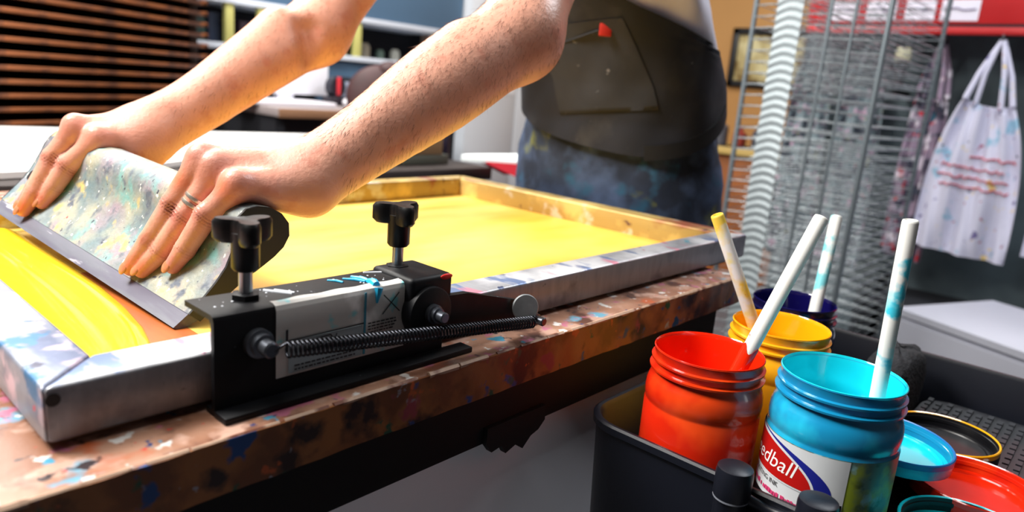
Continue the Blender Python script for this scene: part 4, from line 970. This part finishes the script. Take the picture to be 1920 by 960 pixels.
# things on the shelf and desk
m_pur = mat('dark_purple_binder', srgb(50, 26, 44), 0.6)
for (x, w, h, m, lab) in ((1.38, .05, .11, mat('dark_green_binder', srgb(20, 50, 46), .6), 'dark green binder on the hutch shelf, leftmost'), (1.44, .05, .12, mat('navy_binder', srgb(20, 34, 60), .6), 'navy binder on the hutch shelf'), (1.58, .07, .10, m_pur, 'dark purple binder between the yellow posts'), (1.98, .06, .12, m_pur, 'dark purple binder seen between the two arms')):
    k = MB(); k.box(x, x + w, 3.06, 3.30, 1.0825, 1.0825 + h, 0.004); o = tag(k.build('binder', m), lab, 'binder', 'binders on the hutch shelf')
for (x, r, h, c, lab) in ((2.30, .030, .075, (150, 140, 120), 'beige jar in the dark hutch shelf'), (2.40, .022, .05, (90, 110, 100), 'small green grey pot in the dark hutch shelf'), (2.50, .026, .06, (170, 170, 160), 'pale pot in the dark hutch shelf, rightmost')):
    tag(MB().lathe([(r * .9, 0), (r, .004), (r, h * .8), (r * .7, h * .9), (r * .7, h)], (x, 3.15, 1.0825), 20).build('pot', mat('pot_glaze', srgb(*c), .4)), lab, 'pot')
m_screen = mat('white_monitor_casing', srgb(238, 238, 246), 0.4)
mo = thing('monitor', (1.78, 2.90, 0.80), 'white monitor glimpsed between the arms on the desk', 'monitor')
MB().box(1.50, 1.945, 2.90, 2.94, 0.835, 1.045, 0.006).build('screen', m_screen, mo)
MB().box(1.70, 1.78, 2.92, 2.97, 0.81, 0.90, 0.004).box(1.62, 1.86, 2.86, 3.0, 0.8003, 0.812, 0.003).build('stand', m_screen, mo)
tag(MB().box(1.42, 1.86, 2.60, 2.74, 0.8003, 0.818, 0.006).build('keyboard', mat('white_keyboard', srgb(225, 222, 230), .5)), 'white keyboard lying in front of the monitor', 'keyboard')
tp_ = thing('tape_gun', (2.02, 2.80, 0.80), 'dark tape dispenser with a red stripe beside the monitor', 'tape dispenser')
MB().lathe([(.012, -.02), (.045, -.02), (.045, .02), (.012, .02)], (2.02, 2.80, 0.880), 28, axis=(0.2, -1, 0)).build('reel', mat('dark_navy_plastic', srgb(24, 26, 40), .4), tp_)
MB().box(2.012, 2.030, 2.772, 2.778, 0.845, 0.925, .002).build('stripe', mat('red_plastic_stripe', srgb(205, 50, 60), .4), tp_)
MB().box(1.975, 2.07, 2.76, 2.84, 0.8003, 0.838, .008).build('base', mat('dark_navy_plastic_base', srgb(30, 24, 34), .4), tp_)
tag(MB().ell((2.02, 2.70, 0.8195), .03, .025, .019).build('tape_roll', mat('white_plastic_lump', srgb(235, 232, 238), .4)), 'small white rounded tool on the desk edge', 'tool')
bx_ = thing('storage_box', (2.22, 2.85, 0.80), 'pale grey box with a dark lid on the desk', 'box')
MB().box(2.08, 2.42, 2.80, 2.95, 0.8003, 0.905, .006).build('body', mat('pale_grey_box', srgb(140, 148, 168), .5), bx_)
MB().box(2.10, 2.43, 2.79, 2.96, 0.9055, 0.925, .004).build('lid', m_dkin, bx_)
ch = thing('office_chair', (1.75, 2.05, 0), 'dark brown rounded chair back showing above the near arm', 'chair')
cb = Vector((1.65, 2.15, 0.925))
m_chair = mat('dark_brown_leather', srgb(62, 34, 36), 0.6, var=0.25, vscale=20)
ch.location = (1.69, 2.19, 0)
k = MB(); k.ell(cb, .125, .035, .115, 24, 14); k.ell(cb + Vector((.03, 0, .100)), .045, .03, .03); k.bm.transform(Matrix.Translation(cb) @ Matrix.Rotation(-0.7, 4, 'Z') @ Matrix.Translation(-cb)); k.build('backrest', m_chair, ch)
k = MB(); k.ell((1.73, 2.23, .50), .19, .19, .04, 24, 10); k.build('seat', m_chair, ch)
MB().tube([(1.67, 2.17, .84), (1.69, 2.19, .62), (1.72, 2.22, .47)], .02, 10).cyl((1.73, 2.23, .08), (1.73, 2.23, .48), .025).build('stem', m_dkin, ch)
k = MB()
for q in range(5): k.tube([(1.73, 2.23, .09), (1.73 + .22 * math.cos(q * 1.257), 2.23 + .22 * math.sin(q * 1.257), .03)], [.022, .02], 10)
k.build('base', m_dkin, ch)
kb_ = bpy.data.objects['keyboard']; tr_ = bpy.data.objects['tape_roll']
for o_, dx in ((mo, -.02), (kb_, -.09), (tp_, -.125), (tr_, -.12), (bx_, -.10)): o_.location = o_.location + Vector((dx, 0, .0555))
tc_ = thing('tall_cabinet', (3.25, 3.1, 0), 'tall pale grey cabinet standing to the right of the desk', 'cabinet')
m_palec = mat('pale_grey_cabinet', srgb(206, 210, 216), 0.6, var=0.03, vscale=3)
MB().box(2.850, 3.70, 2.965, 3.30, 0, 1.95, .006).build('body', m_palec, tc_)
MB().box(2.858, 3.27, 2.95, 2.9645, .05, 1.92, .004).build('door', m_palec, tc_); MB().box(3.278, 3.69, 2.95, 2.9645, .05, 1.92, .004).build('door', m_palec, tc_)
tag(MB().box(3.13, 3.26, 2.9465, 2.9495, 0.955, 1.15).build('notice', mat('white_notice', srgb(222, 224, 228), .6)), 'plain sheet of paper stuck on the pale cabinet door', 'paper')
# cartons and papers on the work table
m_cardb = mat('brown_cardboard', srgb(128, 100, 66), 0.8)
tag(MB().box(1.235, 1.40, 1.50, 1.62, 0.7725, 0.80, .003).build('book', mat('olive_grey_cover', srgb(70, 72, 62), .6)), 'olive grey box at the right end of the work table, under the brown carton', 'box')
tag(MB().box(1.20, 1.375, 1.50, 1.62, 0.8003, 0.858, .003).build('carton', m_cardb), 'brown cardboard carton just under the near forearm', 'box')
tag(MB().lathe([(.028, 0), (.03, .004), (.03, .115), (.026, .12)], (1.428, 1.575, 0.7725), 24).build('bottle', mat('navy_bottle', srgb(22, 30, 52), .4)), 'dark navy bottle beside the cardboard carton', 'bottle')
tag(MB().lathe([(.05, 0), (.05, .03), (.02, .035)], (1.10, 1.50, 0.7725), 24).build('tape_reel', m_dkin), 'dark reel left of the cardboard carton', 'reel')
for i, (x, y, a, lab) in enumerate(((0.90, 1.475, .2, 'white paper sheet on the work table edge, left one'), (0.98, 1.455, -.3, 'pinkish paper sheet on the work table edge, middle one'), (1.06, 1.52, .1, 'white paper sheet on the work table edge, right one'))):
    k = MB(); k.box(-.055, .055, -.04, .04, 0, .004); k.bm.transform(Matrix.Translation((x, y + .02, .7728)) @ Matrix.Rotation(a, 4, 'Z'))
    tag(k.build('paper', mat('paper_%d' % i, srgb(*((240, 240, 240), (214, 190, 180), (245, 245, 245))[i]), .7)), lab, 'paper', 'papers on the work table')
# ironing board
ib = thing('ironing_board', (1.62, 1.22, 0), 'white and red ironing board with pointed nose on black legs', 'ironing board')
nose = Vector((1.330, 1.375, 0.800)); dr = Vector((0.93, -0.37, 0)).normalized(); sd = Vector((dr.y, -dr.x, 0))
def ibw(t): return 0.135 * min(1, (max(t, 0) / 0.34)) ** 0.72 + 0.002
def ibring(zo, sc, n=26):
    L = [nose + dr * (0.62 * t) + sd * ibw(0.62 * t) * sc for t in [i / n for i in range(n + 1)]]
    R = [nose + dr * (0.62 * t) - sd * ibw(0.62 * t) * sc for t in [i / n for i in range(n, -1, -1)]]
    return [p + Vector((0, 0, zo)) for p in L + R]
k = MB(); k.rings([ibring(0.000, .97), ibring(0.003, 1.0), ibring(0.010, 1.0), ibring(0.014, .95), ibring(0.016, .8)]).build('padded_top', mat('white_padding', srgb(232, 240, 240), .8), ib)
k = MB(); n = 20
def skirt(u, v, s): 
    t = .055 + .565 * u; p = nose + dr * t + sd * s * (ibw(t) + .0015); return p + Vector((0, 0, .004 - (.004 + .046 * min(1, u * 5)) * v))
for s in (1, -1): k.grid(lambda u, v: skirt(u, v, s), n, 3, lambda u, v: skirt(u, v, s) - sd * s * .003)
k.build('red_cover', mat('red_cover_cloth', srgb(222, 44, 60), .7), ib)
k = MB(); k.grid(lambda u, v: (lambda p: (p.x, p.y, nose.z - .010 - .014 * v))(nose + dr * (.15 + .12 * u) + sd * (ibw(.15 + .12 * u) + .0035)), 6, 1); k.build('blue_patch', mat('blue_patch_cloth', srgb(60, 120, 200), .7), ib)
a = nose + dr * .20
m_ibl = mat('black_board_leg', srgb(14, 14, 16), .4)
MB().tube([a + Vector((0, 0, -.002)), a + Vector((.005, 0, -.79))], .012, 12).build('leg', m_ibl, ib)
MB().tube([nose + dr * .24 + Vector((0, 0, -.01)), nose + dr * .60 + Vector((0, 0, -.79))], .008, 12).build('leg', mat('grey_board_leg', srgb(120, 120, 126), .4), ib)
MB().box(a.x - .045, a.x + .045, a.y - .02, a.y + .02, a.z - .022, a.z + .002, .004).build('leg_bracket', m_ibl, ib)

# ================================================================ background, right: picture, counter, wire rack, aprons, chest
pf = thing('picture', (3.98, 1.75, 1.26), 'black framed picture on the tan wall', 'picture')
def on_right(y0, y1, z0, z1, x, d): return (x - d, x, y0, y1, z0, z1)
m_blk = mat('black_picture_frame', srgb(16, 14, 14), .4)
PX = 3.999; q0, q1, z0, z1 = 1.50, 1.955, 1.108, 1.432
k = MB(); w = .035
k.box(PX - .03, PX, q0, q1, z0, z0 + w, .003).box(PX - .03, PX, q0, q1, z1 - w, z1, .003).box(PX - .03, PX, q0, q0 + w, z0, z1, .003).box(PX - .03, PX, q1 - w, q1, z0, z1, .003).build('frame', m_blk, pf)
MB().box(PX - .012, PX - .004, q0 + w, q1 - w, z0 + w, z1 - w).build('print', mat('yellowed_print', srgb(176, 160, 112), .3, layers=((srgb(206, 196, 150), 6, .5, 161, .05), (srgb(120, 96, 50), 9, .6, 162, .04))), pf)
co = thing('counter', (3.72, 1.75, 0), 'brown counter with a yellowish top along the tan wall', 'counter')
MB().box(3.52, 3.995, 0.9, 2.6, 0, .755, .004).build('body', mat('orange_brown_wood', srgb(150, 84, 30), .6, var=.2, vscale=6), co)
MB().box(3.48, 3.995, 0.88, 2.62, .756, .79, .004).build('worktop', mat('yellowish_worktop', srgb(196, 166, 96), .5), co)
for i, (y, r, h, c, lab) in enumerate(((1.95, .035, .12, (40, 30, 30), 'dark bottle on the counter, nearest the person'), (1.86, .03, .10, (60, 50, 56), 'grey brown bottle on the counter, second from the person'), (1.77, .04, .15, (84, 86, 96), 'tall grey bottle in the middle of the counter'), (1.66, .035, .11, (150, 60, 50), 'reddish bottle on the counter'), (1.56, .03, .13, (70, 76, 90), 'slate bottle on the counter, last before the wire rack'))):
    tag(MB().lathe([(r * .9, 0), (r, .005), (r, h * .65), (r * .4, h * .8), (r * .4, h)], (3.62, y, .7905), 20).build('bottle', mat('bottle_%d' % i, srgb(*c), .4)), lab, 'bottle', 'bottles on the counter')
tag(MB().box(3.56, 3.68, 1.50, 1.98, .79 - .0, .7905).build('tray', m_dkin), 'thin dark tray under the bottles on the counter', 'tray')

m_wire = mat('galvanised_wire', srgb(168, 176, 180), .35, metal=.6)
m_wired = mat('dull_wire', srgb(120, 130, 136), .45, metal=.5)
wr_ = thing('wire_drying_rack', (2.2, .68, 0), 'tall galvanised rack of many closely spaced wire shelves', 'rack')
RX0, RX1, RY0, RY1 = 1.95, 2.50, 0.56, 0.905
for (x, y) in ((RX0, RY0), (RX0, RY1), (RX1, RY0), (RX1, RY1)):
    MB().cyl((x, y, .02), (x, y, 1.75), .007, 12).build('post', m_wired, wr_)
for y in (.64, .70): MB().cyl((RX0 - .004, y, .02), (RX0 - .004, y, 1.75), .004, 10).build('upright', m_wired, wr_)
# bright corrugated spring strip at the corner
k = MB(); 
def strip(u, v, o=0.0): return (RX0 - .012 + .0022 * math.sin(v * 70 * 2 * PI + u * 2.2) - o, .770 + .070 * u, .10 + 1.60 * v + .012 * math.sin(u * PI))
k.grid(lambda u, v: strip(u, v), 4, 352, lambda u, v: strip(u, v, -.0015)); k.build('spring_strip', mat('bright_spring_steel', srgb(158, 168, 172), .5, metal=.3), wr_)
sh0 = None
for i in range(52):
    z = .14 + .0298 * i
    if sh0 is None:
        k = MB(); zf = 0
        k.tube([(RX0 - .004, RY0, 0), (RX0 - .004, RY0 + .12, .006), (RX0 - .004, (RY0 + RY1) / 2, .010), (RX0 - .004, RY1 - .12, .006), (RX0 - .004, RY1, 0)], .0018, 6)
        k.tube([(RX1, RY0, 0), (RX1, RY1, 0)], .0016, 5)
        for j in range(9):
            y = RY0 + (RY1 - RY0) * j / 8; k.tube([(RX0 - .004, y, .004), (RX1, y, 0)], .0012, 5)
        for j in range(1, 5): x = RX0 + .11 * j; k.tube([(x, RY0, .003), (x, RY1, .003)], .0011, 5)
        sh0 = k.build('wire_shelf', m_wire, wr_); sh0.location = (sh0.location.x, sh0.location.y, z)
        zb = sh0.location.copy()
    else:
        c = sh0.copy(); COL.objects.link(c); c.parent = wr_; c.location = (zb.x, zb.y, z)
# red rail cabinet with taped paper labels, aprons on hooks
m_redc = mat('red_painted_rail', srgb(186, 16, 22), .45, var=.1, vscale=6)
rc = thing('red_cabinet', (3.05, .45, 1.28), 'red wall cabinet with white paper labels above the hanging aprons', 'cabinet')
MB().box(2.90, 3.20, -.45, 1.13, 1.335, 1.85, .006).build('body', m_redc, rc)
MB().box(2.885, 2.90, -.45, 1.12, 1.300, 1.325, .003).build('bottom_rail', m_redc, rc)
MB().box(2.90, 2.92, -.44, 1.11, 1.324, 1.336).build('shadow_gap', m_dkin, rc)
bp_ = struct(MB().box(3.12, 3.20, -1.2, 1.20, 0, 1.335).build('wall_partition', mat('teal_grey_partition', srgb(92, 106, 112), .8, var=.3, vscale=5)))
m_labp = mat('white_paper_label', srgb(226, 220, 232), .6); m_scr = mat('grey_marker', srgb(120, 110, 140), .6)
for y0, w, lab in ((1.045, .100, 'white paper label on the red cabinet, leftmost of four'), (.915, .100, 'white paper label on the red cabinet, second from left'), (.785, .095, 'white paper label on the red cabinet, third from left'), (.672, .115, 'white paper label on the red cabinet, rightmost of four')):
    o = thing('paper_label', (2.898, y0 - w / 2, 1.35), lab, 'label', 'paper labels on the red cabinet')
    MB().box(2.897, 2.8995, y0 - w, y0, 1.346, 1.415).build('sheet', m_labp, o)
    k = MB(); k.tube([(2.8965, y0 - .01, 1.383), (2.8965, y0 - w * .4, 1.388), (2.8965, y0 - w * .6, 1.380), (2.8965, y0 - w + .01, 1.384)], .003, 5); k.build('marker_line', m_scr, o)
m_ap = mat('white_apron_splattered', srgb(214, 212, 232), .85, bump=.2, bscale=120, var=.05, vscale=8, layers=((srgb(150, 190, 215), 16, .64, 171, .04), (srgb(235, 205, 130), 20, .665, 172, .03), (srgb(120, 110, 160), 28, .69, 173), (srgb(170, 90, 120), 34, .70, 174), (srgb(60, 70, 100), 30, .715, 175)))
m_apg = mat('grey_apron_stained', srgb(112, 126, 132), .85, bump=.2, bscale=120, var=.2, vscale=12, layers=((srgb(180, 150, 170), 26, .60, 181, .04), (srgb(52, 58, 70), 18, .56, 182, .05), (srgb(180, 40, 60), 40, .70, 183), (srgb(190, 190, 120), 36, .70, 184)))
m_apr = mat('mauve_apron_stained', srgb(150, 130, 150), .85, bump=.2, bscale=120, var=.2, vscale=14, layers=((srgb(60, 60, 76), 16, .55, 191, .05), (srgb(200, 40, 54), 26, .64, 192), (srgb(225, 215, 225), 20, .60, 193, .04), (srgb(40, 90, 110), 26, .66, 194)))
m_hook = mat('steel_hook', srgb(150, 150, 156), .35, metal=.8)
def apron_hung(y, x, wt_, wb, zt, zb_, zh, m, label, scribble=False):
    o = thing('hanging_apron', (x, y, zh), label, 'apron', 'aprons hanging under the red cabinet')
    def f(u, v, oo=0.0):
        s = 2 * u - 1; w = wb + (wt_ - wb) * v ** 3.0
        return (x + .016 * math.sin(s * 8 + v * 3) * (1 - .5 * v) + .008 * math.sin(s * 17 - v * 5) + oo - .03 * (1 - v) * (1 - abs(s)), y + s * w, zb_ + (zt - zb_) * v - .015 * (1 - s * s) * (v > .95) + .01 * s)
    MB().grid(lambda u, v: f(u, v), 40, 40, lambda u, v: f(u, v, .003)).build('cloth', m, o, angle=80)
    for s in (-1, 1):
        a = Vector(f(.5 + .5 * s * .92, 1)); h = Vector((x, y + s * .004, zh)); mid = (a + h) / 2 + Vector((.004, s * .01, -.01))
        MB().tube([a, mid, h], [.010, .009, .007], 8).build('strap', m, o)
        a2 = Vector(f(.5 + .5 * s * .5, .985)); MB().tube([a2, (a2 + h) / 2 + Vector((-.008, s * .006, 0)), h + Vector((-.006, 0, -.003))], [.009, .008, .006], 8).build('strap', m, o)
    k = MB(); k.tube([(x + .05, y, zh + .012), (x, y, zh + .008), (x - .012, y, zh + .004), (x - .014, y, zh + .018)], .004, 8); k.build('hook', m_hook, o)
    if scribble:
        k = MB(); r_ = random.Random(8)
        for row, (zz, y0, y1) in enumerate(((.86, .11, -.10), (.825, .115, -.115), (.795, .10, -.12), (.90, .02, -.13))):
            pts = []; n = 26
            for i in range(n + 1):
                u = .5 - (y0 + (y1 - y0) * i / n) / (2 * wb) * -1; v = (zz - zb_) / (zt - zb_) + r_.uniform(-.011, .011)
                p = f(min(max(u, 0), 1), v); pts.append((p[0] - .003, p[1], p[2]))
            k.tube(pts, .0022, 5)
        k.build('red_scrawl', mat('red_marker', srgb(200, 60, 76), .7), o)
    return o
apron_hung(.470, 2.90, .075, .150, 1.085, .560, 1.285, m_ap, 'white apron splattered with paint and red scrawl, straps on a hook', True)
apron_hung(.135, 2.93, .080, .150, 1.085, .575, 1.29, m_ap, 'white apron cut by the right edge of the picture')
apron_hung(.655, 2.96, .050, .075, 1.10, .50, 1.285, m_apr, 'mauve apron with dark and red stains left of the white apron')
apron_hung(.895, 2.98, .070, .095, 1.13, .42, 1.285, m_apg, 'grey stained apron seen through the wire rack, nearer the white apron')
apron_hung(1.10, 3.00, .070, .095, 1.13, .40, 1.285, m_apg, 'grey stained apron seen through the wire rack, farther one')
tg = thing('air_regulator', (2.93, .775, 1.12), 'cream capped regulator on the partition left of the aprons', 'regulator')
MB().lathe([(.023, 0), (.026, .006), (.026, .04), (.022, .048)], (2.905, .765, 1.205), 20).build('cap', mat('cream_plastic', srgb(190, 184, 150), .5), tg)
MB().cyl((2.905, .765, 1.12), (2.905, .765, 1.205), .018, 16).tube([(2.905, .765, 1.14), (2.92, .775, 1.10), (3.12, .78, 1.10)], .010, 8).build('body', m_dkin, tg)
# low dark shelf of paint bottles under the aprons and white chest
ds = thing('low_shelf', (2.78, .30, 0), 'dark low shelving below the hanging aprons', 'shelf')
for z in (.12, .34): MB().box(2.74, 3.11, -.30, .72, z, z + .02).build('board', m_dkin, ds)
for y in (-.30, .15, .70): MB().box(2.74, 3.11, y, y + .02, 0, .40).build('upright', m_dkin, ds)
ce = thing('white_chest', (2.35, .20, 0), 'white low chest of drawers on the right, below the hanging aprons', 'chest', rz=0)
m_chest = mat('white_grey_chest', srgb(196, 198, 210), .45, var=.03, vscale=5)
A_ = Vector((2.150, .445, 0)); B_ = Vector((2.015, .145, 0)); dd_ = (B_ - A_).normalized(); bk = Vector((.87, .10, 0)).normalized(); bk = Vector((-dd_.y, dd_.x, 0)); bk = bk if bk.x > 0 else -bk
def quadp(a0, a1, b0, b1, z): return [A_ + dd_ * a + bk * b + Vector((0, 0, z)) for a, b in ((a0, b0), (a1, b0), (a1, b1), (a0, b1))]
k = MB(); k.rings([quadp(0, .85, 0, .40, .02), quadp(0, .85, 0, .40, .474)]).build('body', m_chest, ce)
k = MB(); k.rings([quadp(-.006, .856, -.008, .406, .479), quadp(-.006, .856, -.008, .406, .497), quadp(-.002, .852, -.004, .402, .500)]).build('lid', m_chest, ce)
for z0, z1 in ((.25, .466), (.03, .242)):
    k = MB(); k.rings([quadp(.008, .842, -.008, -.0005, z0), quadp(.008, .842, -.008, -.0005, z1)]); dw = k.build('drawer', m_chest, ce)
    k = MB(); k.rings([quadp(.36, .50, -.020, -.0085, (z0 + z1) / 2 + .03), quadp(.36, .50, -.020, -.0085, (z0 + z1) / 2 + .05)]); h_ = k.build('handle', mat('grey_handle', srgb(96, 108, 120), .4) if 'grey_handle' not in MATS else MATS['grey_handle'], dw)
